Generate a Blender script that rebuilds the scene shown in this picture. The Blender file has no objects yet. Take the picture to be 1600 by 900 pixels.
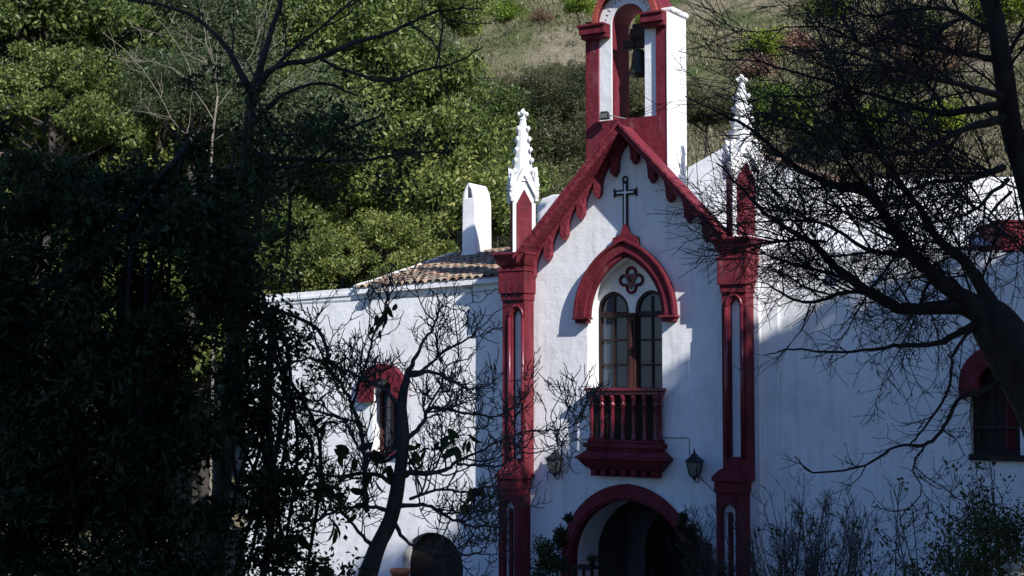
import bpy, math, random
import numpy as np
from mathutils import Vector, Matrix
from mathutils.geometry import tessellate_polygon
random.seed(7); RNG = np.random.default_rng(7)
SC = bpy.context.scene
COL = SC.collection
R = math.radians

# ------------------------------------------------------------------ camera
FPX = 2312.0                       # focal length in photo pixels (1600 wide)
TH = R(32.0)                       # turn of the camera against the facade normal
PITCH = math.atan(140 / FPX)
CAM = np.array([14.4, -27.6, 5.6])
fwd_h = np.array([-math.sin(TH), math.cos(TH), 0.0])
RIGHT = np.array([math.cos(TH), math.sin(TH), 0.0])
FWD = fwd_h * math.cos(PITCH) + np.array([0, 0, math.sin(PITCH)])
UP = np.cross(RIGHT, FWD)

def ray(px, py):
    return FWD + RIGHT * ((px - 800) / FPX) + UP * ((450 - py) / FPX)

def at(px, py, D):                 # a point D metres in front of the lens plane
    return CAM + ray(px, py) * D

class Frame:                       # a wall's own upright frame: x along it, y into it
    def __init__(s, ox=0, oy=0, rot=0):
        s.ox, s.oy, s.rot = ox, oy, rot
        s.e = np.array([math.cos(rot), math.sin(rot), 0]); s.n = np.array([-math.sin(rot), math.cos(rot), 0])
        s.o = np.array([ox, oy, 0.0])
    def __call__(s, px, py, y=0.0):
        d = ray(px, py); t = (y - np.dot(CAM - s.o, s.n)) / np.dot(d, s.n)
        p = CAM + d * t - s.o
        return float(np.dot(p, s.e)), float(p[2])
    def x(s, px, y=0.0, py=590): return s(px, py, y)[0]
    def z(s, px, py, y=0.0): return s(px, py, y)[1]
F = Frame()

def smooth(a, b, t):
    t = np.clip((t - a) / (b - a), 0, 1); return t * t * (3 - 2 * t)

def terrain(x, y):
    x = np.asarray(x, float); y = np.asarray(y, float)
    h = 4.0 * smooth(8, 26, -y)
    h = h + 6.0 * smooth(13, 26, x) * smooth(40, 5, y)
    back = np.maximum(y - 13, 0)
    h = h + 0.56 * back * smooth(0, 26, back) + 0.9 * np.sin(x * .11 + 1) * smooth(5, 40, back)
    h = h + 3.0 * smooth(12, 45, -x) * smooth(-10, 12, y)
    for k, (a, b, c) in enumerate([(.07, .05, .8), (.19, .13, .35), (.41, .37, .14)]):
        h = h + c * np.sin(a * x + 1.3 * k) * np.cos(b * y + k) * smooth(6, 40, back)
    t = (back % 9.0) / 9.0                                  # old farm terraces on the slope
    h = h + 0.8 * (smooth(.0, .25, t) - t) * smooth(25, 40, back)
    return h

# ------------------------------------------------------------------ materials
def new_mat(name):
    m = bpy.data.materials.new(name); m.use_nodes = True
    nt = m.node_tree; b = nt.nodes['Principled BSDF']
    return m, nt, b
def N(nt, t, **k):
    n = nt.nodes.new(t)
    for a, v in k.items():
        if a in n.inputs: n.inputs[a].default_value = v
        else: setattr(n, a, v)
    return n
def ramp(nt, stops):
    r = nt.nodes.new('ShaderNodeValToRGB'); e = r.color_ramp.elements
    while len(e) < len(stops): e.new(.5)
    for i, (p, c) in enumerate(stops): e[i].position = p; e[i].color = (*c, 1)
    return r
def surf(name, stops, scale=3.0, rough=.8, bump=.3, bscale=20., bdist=.02, detail=6., streak=False, spec=.3, extra=None):
    m, nt, b = new_mat(name); L = nt.links.new
    tc = N(nt, 'ShaderNodeTexCoord')
    mp = N(nt, 'ShaderNodeMapping')
    if streak: mp.inputs['Scale'].default_value = (1, 1, .25)
    L(tc.outputs['Object'], mp.inputs['Vector'])
    n1 = N(nt, 'ShaderNodeTexNoise', Scale=scale, Detail=detail, Roughness=.6)
    L(mp.outputs[0], n1.inputs['Vector'])
    r = ramp(nt, stops); L(n1.outputs['Fac'], r.inputs[0])
    L(r.outputs[0], b.inputs['Base Color'])
    n2 = N(nt, 'ShaderNodeTexNoise', Scale=bscale, Detail=8., Roughness=.65); L(tc.outputs['Object'], n2.inputs['Vector'])
    bp = N(nt, 'ShaderNodeBump', Strength=bump, Distance=bdist); L(n2.outputs['Fac'], bp.inputs['Height'])
    L(bp.outputs[0], b.inputs['Normal'])
    b.inputs['Roughness'].default_value = rough
    b.inputs['Specular IOR Level'].default_value = spec
    return m, nt, b, r, bp, tc

def whitewash(name, brick=True, grime=.75):
    m, nt, b = new_mat(name); L = nt.links.new
    tc = N(nt, 'ShaderNodeTexCoord'); V = tc.outputs['Object']
    n1 = N(nt, 'ShaderNodeTexNoise', Scale=.9, Detail=8., Roughness=.7); L(V, n1.inputs['Vector'])
    r1 = ramp(nt, [(.25, (.60, .595, .58)), (.5, (.79, .79, .785)), (.8, (.84, .84, .84))]); L(n1.outputs['Fac'], r1.inputs[0])
    mp = N(nt, 'ShaderNodeMapping'); mp.inputs['Scale'].default_value = (3.5, 3.5, .35); L(V, mp.inputs['Vector'])
    n2 = N(nt, 'ShaderNodeTexNoise', Scale=1.6, Detail=6., Roughness=.65); L(mp.outputs[0], n2.inputs['Vector'])
    r2 = ramp(nt, [(.51, (0, 0, 0)), (.78, (grime, grime, grime))]); L(n2.outputs['Fac'], r2.inputs[0])
    mx = N(nt, 'ShaderNodeMixRGB'); mx.inputs['Color2'].default_value = (.50, .49, .46, 1)
    L(r2.outputs[0], mx.inputs['Fac']); L(r1.outputs[0], mx.inputs['Color1'])
    # flakes: small chips where the lime has come away
    n4 = N(nt, 'ShaderNodeTexNoise', Scale=6., Detail=5., Roughness=.7); L(V, n4.inputs['Vector'])
    r4 = ramp(nt, [(.70, (0, 0, 0)), (.72, (.6, .6, .6))]); L(n4.outputs['Fac'], r4.inputs[0])
    mx2 = N(nt, 'ShaderNodeMixRGB'); mx2.inputs['Color2'].default_value = (.45, .42, .38, 1)
    L(r4.outputs[0], mx2.inputs['Fac']); L(mx.outputs[0], mx2.inputs['Color1'])
    L(mx2.outputs[0], b.inputs['Base Color'])
    # relief: trowelled lumps, and faint stone courses under many coats of lime
    n3 = N(nt, 'ShaderNodeTexNoise', Scale=2.2, Detail=9., Roughness=.6); L(V, n3.inputs['Vector'])
    b1 = N(nt, 'ShaderNodeBump', Strength=.55, Distance=.05); L(n3.outputs['Fac'], b1.inputs['Height'])
    last = b1
    if brick:
        sx = N(nt, 'ShaderNodeSeparateXYZ'); L(V, sx.inputs[0]); cx = N(nt, 'ShaderNodeCombineXYZ')
        L(sx.outputs['X'], cx.inputs['X']); L(sx.outputs['Z'], cx.inputs['Y'])
        wn = N(nt, 'ShaderNodeTexNoise', Scale=3., Detail=2.); L(V, wn.inputs['Vector'])
        vm = N(nt, 'ShaderNodeVectorMath', operation='MULTIPLY_ADD'); L(wn.outputs['Color'], vm.inputs[0]); vm.inputs[1].default_value = (.05, .05, .05); L(cx.outputs[0], vm.inputs[2])
        br = N(nt, 'ShaderNodeTexBrick', Scale=1.0); br.inputs['Brick Width'].default_value = .62; br.inputs['Row Height'].default_value = .27; br.inputs['Mortar Size'].default_value = .012; br.inputs['Mortar Smooth'].default_value = .8
        L(vm.outputs[0], br.inputs['Vector'])
        b2 = N(nt, 'ShaderNodeBump', Strength=.13, Distance=.012); b2.invert = True
        L(br.outputs['Fac'], b2.inputs['Height']); L(b1.outputs[0], b2.inputs['Normal']); last = b2
    n5 = N(nt, 'ShaderNodeTexNoise', Scale=28., Detail=5., Roughness=.6); L(V, n5.inputs['Vector'])
    b3 = N(nt, 'ShaderNodeBump', Strength=.35, Distance=.008); L(n5.outputs['Fac'], b3.inputs['Height']); L(last.outputs[0], b3.inputs['Normal'])
    L(b3.outputs[0], b.inputs['Normal'])
    b.inputs['Roughness'].default_value = .9; b.inputs['Specular IOR Level'].default_value = .2
    return m

M = {}
M['white'] = whitewash('whitewash')
M['white_rough'] = whitewash('old_whitewash', brick=False, grime=.9)
M['white_smooth'] = whitewash('smooth_whitewash', brick=False, grime=.25)
RED = (.14, .0175, .027)
M['red'] = surf('oxblood_paint', [(.30, (.06, .012, .016)), (.48, RED), (.62, (.155, .027, .037)), (.78, (.24, .10, .10))], scale=3.2, spec=.15, rough=.65, bump=.8, bscale=9, bdist=.03, detail=10., streak=True)[0]
M['red_rough'] = surf('peeling_oxblood_paint', [(.22, (.09, .010, .02)), (.5, (.18, .020, .033)), (.70, (.22, .035, .05)), (.76, (.4, .33, .31))], scale=7., rough=.65, bump=1., bscale=9, bdist=.06)[0]
M['red_gloss'] = surf('glossy_oxblood_paint', [(.2, (.11, .010, .02)), (.6, (.15, .018, .029))], scale=4, rough=.3, bump=.2, bscale=30, bdist=.005, spec=.5)[0]
M['orange_edge'] = surf('weathered_red_paint', [(.3, (.24, .035, .035)), (.7, (.36, .09, .05))], scale=6, rough=.6, bump=.4)[0]
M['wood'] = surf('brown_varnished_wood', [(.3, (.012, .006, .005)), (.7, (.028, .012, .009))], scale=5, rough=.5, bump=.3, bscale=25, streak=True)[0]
M['wood_lit'] = surf('sunlit_window_wood', [(.3, (.03, .011, .009)), (.7, (.07, .024, .019))], scale=5, rough=.5, bump=.3, bscale=25, streak=True)[0]  # lighter copy of the window wood, sunlight put into its colour
M['dark_wood'] = surf('dark_door_wood', [(.3, (.012, .009, .008)), (.7, (.035, .02, .014))], scale=4, rough=.6, bump=.4, streak=True)[0]
M['iron'] = surf('black_iron', [(.3, (.012, .012, .014)), (.7, (.03, .03, .032))], scale=12, rough=.45, bump=.2)[0]
M['bronze'] = surf('old_bronze', [(.3, (.02, .024, .02)), (.7, (.05, .05, .038))], scale=9, rough=.45, bump=.3)[0]; 
M['grey_metal'] = surf('grey_metal', [(.3, (.12, .12, .12)), (.7, (.22, .22, .21))], scale=8, rough=.5, bump=.1)[0]
M['shade_plaster'] = surf('shade_darkened_porch_plaster', [(.3, (.16, .15, .15)), (.7, (.26, .25, .25))], scale=2, rough=.9, bump=.3)[0]  # the porch's dimness is put into a darker plaster colour
M['tile'] = None
def tile_mat():
    m, nt, b = new_mat('old_clay_tiles'); L = nt.links.new
    tc = N(nt, 'ShaderNodeTexCoord'); at_ = N(nt, 'ShaderNodeAttribute', attribute_name='tint')
    r = ramp(nt, [(0, (.20, .11, .075)), (.3, (.33, .20, .13)), (.6, (.40, .29, .20)), (.85, (.30, .26, .20)), (1, (.12, .10, .085))]); L(at_.outputs['Fac'], r.inputs[0])
    n = N(nt, 'ShaderNodeTexNoise', Scale=11., Detail=7., Roughness=.7); L(tc.outputs['Object'], n.inputs['Vector'])
    r2 = ramp(nt, [(.45, (0, 0, 0)), (.66, (.75, .75, .75))]); L(n.outputs['Fac'], r2.inputs[0])
    mx = N(nt, 'ShaderNodeMixRGB'); mx.inputs['Color2'].default_value = (.15, .14, .10, 1)
    L(r2.outputs[0], mx.inputs['Fac']); L(r.outputs[0], mx.inputs['Color1']); L(mx.outputs[0], b.inputs['Base Color'])
    bp = N(nt, 'ShaderNodeBump', Strength=.5, Distance=.015); L(n.outputs['Fac'], bp.inputs['Height']); L(bp.outputs[0], b.inputs['Normal'])
    b.inputs['Roughness'].default_value = .9
    return m
M['tile'] = tile_mat()
M['terracotta'] = surf('terracotta', [(.3, (.38, .12, .05)), (.7, (.5, .19, .09))], scale=6, rough=.8, bump=.2)[0]
M['bark'] = surf('dark_bark', [(.3, (.022, .018, .018)), (.6, (.05, .042, .038)), (.8, (.08, .072, .06))], scale=9, rough=.9, bump=.9, bscale=22, bdist=.02, streak=True)[0]
M['bark_young'] = surf('grey_young_bark', [(.3, (.05, .046, .045)), (.7, (.13, .12, .11))], scale=9, rough=.85, bump=.8, bscale=30, bdist=.012, streak=True)[0]
M['bark_bg'] = surf('grey_bark', [(.3, (.03, .025, .02)), (.7, (.07, .06, .05))], scale=6, rough=.9, bump=.6, bscale=12, bdist=.03)[0]
M['twig_pale'] = surf('pale_twigs', [(.3, (.13, .11, .085)), (.7, (.24, .21, .17))], scale=6, rough=.9, bump=.2)[0]
def glass_mat():
    m, nt, b = new_mat('window_glass'); L = nt.links.new
    b.inputs['Base Color'].default_value = (.035, .055, .085, 1); b.inputs['Roughness'].default_value = .05  # bluish base colour stands in for the sky's reflection
    b.inputs['Specular IOR Level'].default_value = .5
    tc = N(nt, 'ShaderNodeTexCoord'); n = N(nt, 'ShaderNodeTexNoise', Scale=1.6, Detail=2.); L(tc.outputs['Object'], n.inputs['Vector'])
    bp = N(nt, 'ShaderNodeBump', Strength=.12, Distance=.03); L(n.outputs['Fac'], bp.inputs['Height']); L(bp.outputs[0], b.inputs['Normal'])
    return m
M['glass'] = glass_mat()
m, nt, b = new_mat('milky_lantern_glass'); b.inputs['Base Color'].default_value = (.16, .16, .14, 1); b.inputs['Roughness'].default_value = .25; M['lamp_glass'] = m
n = N(nt, 'ShaderNodeTexNoise', Scale=20.); r_ = ramp(nt, [(.3, (.10, .10, .085)), (.7, (.2, .2, .17))]); nt.links.new(n.outputs['Fac'], r_.inputs[0]); nt.links.new(r_.outputs[0], b.inputs['Base Color'])

def leaf_mat(name, stops, trans=.35, rough=.45, scale=.6, spec=.4):
    m, nt, b = new_mat(name); L = nt.links.new
    a = N(nt, 'ShaderNodeAttribute', attribute_name='tint')
    tc = N(nt, 'ShaderNodeTexCoord'); n = N(nt, 'ShaderNodeTexNoise', Scale=scale, Detail=3.); L(tc.outputs['Object'], n.inputs['Vector'])
    ad = N(nt, 'ShaderNodeMath', operation='MULTIPLY_ADD'); L(n.outputs['Fac'], ad.inputs[0]); ad.inputs[1].default_value = .9
    sb = N(nt, 'ShaderNodeMath', operation='SUBTRACT'); L(a.outputs['Fac'], sb.inputs[0]); sb.inputs[1].default_value = .45
    L(sb.outputs[0], ad.inputs[2])
    r0 = ramp(nt, stops); L(ad.outputs[0], r0.inputs[0])
    oi = N(nt, 'ShaderNodeObjectInfo'); r = N(nt, 'ShaderNodeHueSaturation')
    m1 = N(nt, 'ShaderNodeMath', operation='MULTIPLY_ADD'); L(oi.outputs['Random'], m1.inputs[0]); m1.inputs[1].default_value = .7; m1.inputs[2].default_value = .68; L(m1.outputs[0], r.inputs['Value'])
    m2 = N(nt, 'ShaderNodeMath', operation='MULTIPLY_ADD'); L(oi.outputs['Random'], m2.inputs[0]); m2.inputs[1].default_value = -.035; m2.inputs[2].default_value = .518; L(m2.outputs[0], r.inputs['Hue'])
    L(r0.outputs[0], r.inputs['Color']); L(r.outputs[0], b.inputs['Base Color'])
    b.inputs['Roughness'].default_value = rough; b.inputs['Specular IOR Level'].default_value = spec
    tr = N(nt, 'ShaderNodeBsdfTranslucent'); L(r.outputs[0], tr.inputs['Color'])
    mx = N(nt, 'ShaderNodeMixShader'); mx.inputs[0].default_value = trans
    L(b.outputs[0], mx.inputs[1]); L(tr.outputs[0], mx.inputs[2]); L(mx.outputs[0], nt.nodes['Material Output'].inputs['Surface'])
    return m
M['leaf_bg'] = leaf_mat('sunny_evergreen_leaves', [(.1, (.035, .06, .014)), (.4, (.11, .165, .038)), (.7, (.20, .255, .065)), (1, (.31, .33, .11))], trans=.45)
M['leaf_bg2'] = leaf_mat('grey_green_leaves', [(.1, (.05, .07, .03)), (.5, (.10, .14, .06)), (1, (.17, .2, .09))])
M['leaf_olive'] = leaf_mat('dull_olive_leaves', [(.1, (.045, .055, .022)), (.5, (.085, .10, .04)), (.8, (.13, .13, .055)), (1, (.17, .14, .075))])
M['leaf_lime'] = leaf_mat('lime_leaves', [(.1, (.10, .16, .02)), (.6, (.2, .28, .03)), (1, (.3, .36, .05))])
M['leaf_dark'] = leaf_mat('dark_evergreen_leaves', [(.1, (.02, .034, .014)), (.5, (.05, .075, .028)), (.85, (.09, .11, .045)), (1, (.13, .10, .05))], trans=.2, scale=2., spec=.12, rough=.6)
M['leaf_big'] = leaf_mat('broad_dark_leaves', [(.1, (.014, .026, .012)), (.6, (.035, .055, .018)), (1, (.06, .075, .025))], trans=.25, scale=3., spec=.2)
M['leaf_rust'] = leaf_mat('rust_brown_leaves', [(.1, (.13, .07, .045)), (.6, (.24, .15, .09)), (1, (.32, .25, .16))], trans=.3)
M['leaf_dry'] = leaf_mat('dry_grass_blades', [(.05, (.10, .115, .045)), (.35, (.19, .18, .09)), (.65, (.29, .25, .16)), (1, (.40, .35, .25))], trans=.25, scale=.12, spec=.1)

def ground_mat():
    m, nt, b = new_mat('hillside_soil_and_grass'); L = nt.links.new
    tc = N(nt, 'ShaderNodeTexCoord'); V = tc.outputs['Object']
    n1 = N(nt, 'ShaderNodeTexNoise', Scale=.09, Detail=9., Roughness=.68, Distortion=.6); L(V, n1.inputs['Vector'])
    r1 = ramp(nt, [(.36, (.075, .105, .035)), (.46, (.14, .15, .07)), (.54, (.235, .205, .135)), (.66, (.34, .285, .21))]); L(n1.outputs['Fac'], r1.inputs[0])
    n2 = N(nt, 'ShaderNodeTexNoise', Scale=2.2, Detail=9., Roughness=.75); L(V, n2.inputs['Vector'])
    r2 = ramp(nt, [(.3, (.55, .55, .5)), (.55, (1, 1, 1)), (.8, (1.25, 1.2, 1.1))]); L(n2.outputs['Fac'], r2.inputs[0])
    mx = N(nt, 'ShaderNodeMixRGB', blend_type='MULTIPLY'); mx.inputs['Fac'].default_value = 1; L(r1.outputs[0], mx.inputs['Color1']); L(r2.outputs[0], mx.inputs['Color2'])
    L(mx.outputs[0], b.inputs['Base Color'])
    bp = N(nt, 'ShaderNodeBump', Strength=.9, Distance=.35); L(n2.outputs['Fac'], bp.inputs['Height']); L(bp.outputs[0], b.inputs['Normal'])
    b.inputs['Roughness'].default_value = .95; b.inputs['Specular IOR Level'].default_value = .1
    return m
M['ground'] = ground_mat()

# ------------------------------------------------------------------ objects
def link(o, parent=None):
    COL.objects.link(o)
    if parent is not None: o.parent = parent
    return o
def thing(name, label, cat, loc=(0, 0, 0), rotz=0, group=None, kind=None):
    o = bpy.data.objects.new(name, None); o.empty_display_size = .2; link(o)
    o.location = loc; o.rotation_euler = (0, 0, rotz)
    tag(o, label, cat, group, kind); return o
def tag(o, label=None, cat=None, group=None, kind=None):
    if label: o['label'] = label
    if cat: o['category'] = cat
    if group: o['group'] = group
    if kind: o['kind'] = kind
    return o
def copy_tree(o, parent=None):
    c = o.copy(); COL.objects.link(c)
    if parent is not None: c.parent = parent
    for ch in list(o.children): copy_tree(ch, c)
    return c

class MB:
    def __init__(s): s.v = []; s.f = []; s.sm = []; s.tint = []; s.t = .5
    def add(s, vs, fs, sm=False):
        b = len(s.v); s.v += [tuple(map(float, p)) for p in vs]
        for f in fs: s.f.append(tuple(i + b for i in f)); s.sm.append(sm); s.tint.append(s.t)
        return s
    def box(s, x0, x1, y0, y1, z0, z1, tx=0, ty=0):
        if x0 > x1: x0, x1 = x1, x0
        v = [(x0, y0, z0), (x1, y0, z0), (x1, y1, z0), (x0, y1, z0), (x0 + tx, y0 + ty, z1), (x1 - tx, y0 + ty, z1), (x1 - tx, y1, z1), (x0 + tx, y1, z1)]
        return s.add(v, [(0, 3, 2, 1), (4, 5, 6, 7), (0, 1, 5, 4), (1, 2, 6, 5), (2, 3, 7, 6), (3, 0, 4, 7)])
    def slab(s, loops, y0, y1, sm=False):            # polygon(s) in x,z extruded from y0 to y1; further loops are holes
        loops = [[(float(a), float(b)) for a, b in l] for l in loops]
        tri = tessellate_polygon([[Vector((a, b, 0)) for a, b in l] for l in loops])
        flat = [p for l in loops for p in l]; n = len(flat)
        vs = [(a, y0, b) for a, b in flat] + [(a, y1, b) for a, b in flat]; fs = []
        for t in tri:
            a, b, c = t
            ar = (flat[b][0] - flat[a][0]) * (flat[c][1] - flat[a][1]) - (flat[c][0] - flat[a][0]) * (flat[b][1] - flat[a][1])
            if ar < 0: a, c = c, a
            fs.append((a, b, c)); fs.append((c + n, b + n, a + n))
        s.add(vs, fs); o = 0; base = len(s.v) - len(vs)
        for k, l in enumerate(loops):
            ar = sum(l[i][0] * l[(i + 1) % len(l)][1] - l[(i + 1) % len(l)][0] * l[i][1] for i in range(len(l)))
            for i in range(len(l)):
                i0, i1 = o + i, o + (i + 1) % len(l)
                q = (i1, i0, i0 + n, i1 + n)
                if (ar < 0) != (k > 0): q = q[::-1]
                s.f.append(tuple(j + base for j in q)); s.sm.append(sm); s.tint.append(s.t)
            o += len(l)
        return s
    def tube(s, pts, rad, n=6, cap=True):
        pts = [Vector(p) for p in pts]; m = len(pts)
        if np.isscalar(rad): rad = [rad] * m
        vs = []; prev = None
        for i, p in enumerate(pts):
            d = (pts[min(i + 1, m - 1)] - pts[max(i - 1, 0)])
            if d.length < 1e-9: d = Vector((0, 0, 1))
            d.normalize()
            if prev is None:
                a = d.orthogonal().normalized()
            else:
                a = (prev - d * prev.dot(d))
                a = a.normalized() if a.length > 1e-6 else d.orthogonal().normalized()
            prev = a; b = d.cross(a)
            for k in range(n):
                t = 2 * math.pi * k / n; vs.append(p + (a * math.cos(t) + b * math.sin(t)) * rad[i])
        fs = [(i * n + k, i * n + (k + 1) % n, (i + 1) * n + (k + 1) % n, (i + 1) * n + k) for i in range(m - 1) for k in range(n)]
        if cap: fs += [tuple(range(n))[::-1], tuple((m - 1) * n + k for k in range(n))]
        return s.add(vs, fs, n > 4)
    def lathe(s, prof, c=(0, 0, 0), n=12, rot=0, sm=True):
        vs = [(c[0] + r * math.cos(rot + 2 * math.pi * k / n), c[1] + r * math.sin(rot + 2 * math.pi * k / n), c[2] + z) for r, z in prof for k in range(n)]
        m = len(prof)
        fs = [(i * n + k, i * n + (k + 1) % n, (i + 1) * n + (k + 1) % n, (i + 1) * n + k) for i in range(m - 1) for k in range(n)]
        fs += [tuple(range(n))[::-1], tuple((m - 1) * n + k for k in range(n))]
        return s.add(vs, fs, sm)
    def build(s, name, mat, parent=None, bevel=0, loc=None, rotz=None):
        me = bpy.data.meshes.new(name); me.from_pydata(s.v, [], s.f); me.update()
        me.polygons.foreach_set('use_smooth', s.sm)
        a = me.attributes.new('tint', 'FLOAT', 'FACE'); a.data.foreach_set('value', s.tint)
        me.materials.append(M[mat]); o = bpy.data.objects.new(name, me); link(o, parent)
        if loc is not None: o.location = loc
        if rotz is not None: o.rotation_euler[2] = rotz
        if bevel:
            bv = o.modifiers.new('bevel', 'BEVEL'); bv.width = bevel; bv.segments = 2; bv.limit_method = 'ANGLE'; bv.angle_limit = R(40)
        return o

def arch(xc, zs, w, h, n=14):                       # two-centred (pointed) or round arch, left foot to right foot
    if h >= w - 1e-6:
        Rr = (w * w + h * h) / (2 * w); a = math.acos(max(-1, min(1, (Rr - w) / Rr)))
        L = [(xc - w + Rr - Rr * math.cos(a * i / n), zs + Rr * math.sin(a * i / n)) for i in range(n + 1)]
    else:
        L = [(xc - w * math.cos(math.pi / 2 * i / n), zs + h * math.sin(math.pi / 2 * i / n)) for i in range(n + 1)]
    return L + [(2 * xc - a, b) for a, b in L[::-1][1:]]
def arch_hole(xc, z0, zs, w, h, n=14):
    return [(xc - w, z0)] + arch(xc, zs, w, h, n) + [(xc + w, z0)]
def arch_band(xc, zs, w0, h0, w1, h1, leg=0, n=14):
    o = arch(xc, zs, w1, h1, n); i = arch(xc, zs, w0, h0, n)
    if leg: o = [(xc - w1, zs - leg)] + o + [(xc + w1, zs - leg)]; i = [(xc - w0, zs - leg)] + i + [(xc + w0, zs - leg)]
    return o + i[::-1]

def fast_mesh(name, V, Q, tint, mat, parent=None):  # V (n,3), Q (m,4)
    me = bpy.data.meshes.new(name)
    me.vertices.add(len(V)); me.vertices.foreach_set('co', np.asarray(V, np.float32).ravel())
    me.loops.add(Q.size); me.loops.foreach_set('vertex_index', Q.astype(np.int32).ravel())
    me.polygons.add(len(Q)); me.polygons.foreach_set('loop_start', np.arange(len(Q), dtype=np.int32) * Q.shape[1])
    me.polygons.foreach_set('loop_total', np.full(len(Q), Q.shape[1], np.int32))
    a = me.attributes.new('tint', 'FLOAT', 'FACE'); a.data.foreach_set('value', np.asarray(tint, np.float32))
    me.update(calc_edges=True); me.materials.append(M[mat])
    o = bpy.data.objects.new(name, me); link(o, parent); return o

def leaf_arrays(P, D, L, W, fold=.25):
    """P base points, D leaf directions, L lengths, W widths: pointed leaves folded a little along the rib (two quads)."""
    n = len(P); D = D / np.linalg.norm(D, axis=1)[:, None]
    r = RNG.normal(size=(n, 3)); S = np.cross(D, r); S /= np.linalg.norm(S, axis=1)[:, None] + 1e-9
    Nn = np.cross(S, D); L = L[:, None]; W = W[:, None]
    base = P; tip = P + D * L; mid = P + D * L * .45 + Nn * L * .03
    a = mid + S * W * .5 + Nn * W * fold; b = mid - S * W * .5 + Nn * W * fold
    V = np.stack([base, a, tip, b, ], 1).reshape(-1, 3)
    Q = np.arange(n * 4).reshape(n, 4)
    return V, Q
def big_leaves(name, P, D, L, W, mat, parent):
    n = len(P); D = D / np.linalg.norm(D, axis=1)[:, None]; r = RNG.normal(size=(n, 3)); S = np.cross(D, r); S /= np.linalg.norm(S, axis=1)[:, None]
    Nn = np.cross(S, D); rows = []
    for u, w_, c in ((0, .06, 0), (.18, .36, .03), (.45, .5, .05), (.75, .32, .02), (1.0, .0, -.10)):
        for sg in (-1, 0, 1): rows.append(P + D * (L * u)[:, None] + S * (W * w_ * sg)[:, None] + Nn * (L * c + W * .16 * abs(sg) * (w_ > 0))[:, None])
    V = np.stack(rows, 1).reshape(-1, 3); b = np.arange(n)[:, None, None] * 15
    q = np.array([[i * 3 + j, i * 3 + j + 1, i * 3 + j + 4, i * 3 + j + 3] for i in range(4) for j in range(2)])[None]
    Q = (b + q).reshape(-1, 4); t = np.repeat(RNG.uniform(0, 1, n), 8)
    o = fast_mesh(name, V, Q, t, mat, parent); o.data.polygons.foreach_set('use_smooth', [True] * len(Q)); return o
def foliage(name, P, size, mat, parent=None, aspect=.5, droop=0., out=None, tint=None):
    n = len(P); D = RNG.normal(size=(n, 3)); D[:, 2] -= droop
    if out is not None: D = D + out * 1.2
    L = size * RNG.uniform(.6, 1.35, n)
    V, Q = leaf_arrays(P, D, L, L * aspect * RNG.uniform(.7, 1.2, n))
    t = RNG.uniform(0, 1, n) if tint is None else tint
    return fast_mesh(name, V, Q, t, mat, parent)
def clump_points(C, Rr, per, flat=.8):
    """points in the outer shell of each clump; returns points and outward directions"""
    k = len(C); d = RNG.normal(size=(k, per, 3)); d /= np.linalg.norm(d, axis=2)[..., None]
    rr = RNG.uniform(.35, 1.08, (k, per, 1)) ** .6 * Rr[:, None, None]
    p = d * rr * np.array([1, 1, flat]) + C[:, None, :]
    return p.reshape(-1, 3), d.reshape(-1, 3)

def catmull(pts, sub=5):
    P = np.array(pts, float); out = []
    E = np.vstack([2 * P[0] - P[1], P, 2 * P[-1] - P[-2]])
    for i in range(1, len(E) - 2):
        for t in np.linspace(0, 1, sub, endpoint=False):
            a, b, c, d = E[i - 1], E[i], E[i + 1], E[i + 2]
            out.append(.5 * ((2 * b) + (c - a) * t + (2 * a - 5 * b + 4 * c - d) * t * t + (3 * b - a - 3 * c + d) * t ** 3))
    out.append(E[-2]); return np.array(out)

# ================================================================== TERRAIN
def build_terrain():
    xs = np.concatenate([np.linspace(-160, -60, 26)[:-1], np.linspace(-60, 60, 171), np.linspace(60, 160, 26)[1:]])
    ys = np.concatenate([np.linspace(-90, 10, 70)[:-1], np.linspace(10, 130, 240), np.linspace(130, 260, 40)[1:]])
    X, Y = np.meshgrid(xs, ys); Z = terrain(X, Y); Z = Z + RNG.normal(size=Z.shape) * .06 * smooth(13, 30, Y)
    V = np.stack([X, Y, Z], -1).reshape(-1, 3); nx = len(xs); ny = len(ys)
    i = np.arange(nx - 1)[None, :] + np.arange(ny - 1)[:, None] * nx; i = i.ravel()
    Q = np.stack([i, i + 1, i + nx + 1, i + nx], 1)
    o = fast_mesh('hillside_ground', V, Q, np.full(len(Q), .5), 'ground'); o.data.polygons.foreach_set('use_smooth', [True] * len(Q))
    tag(o, kind='structure')
build_terrain()

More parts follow.
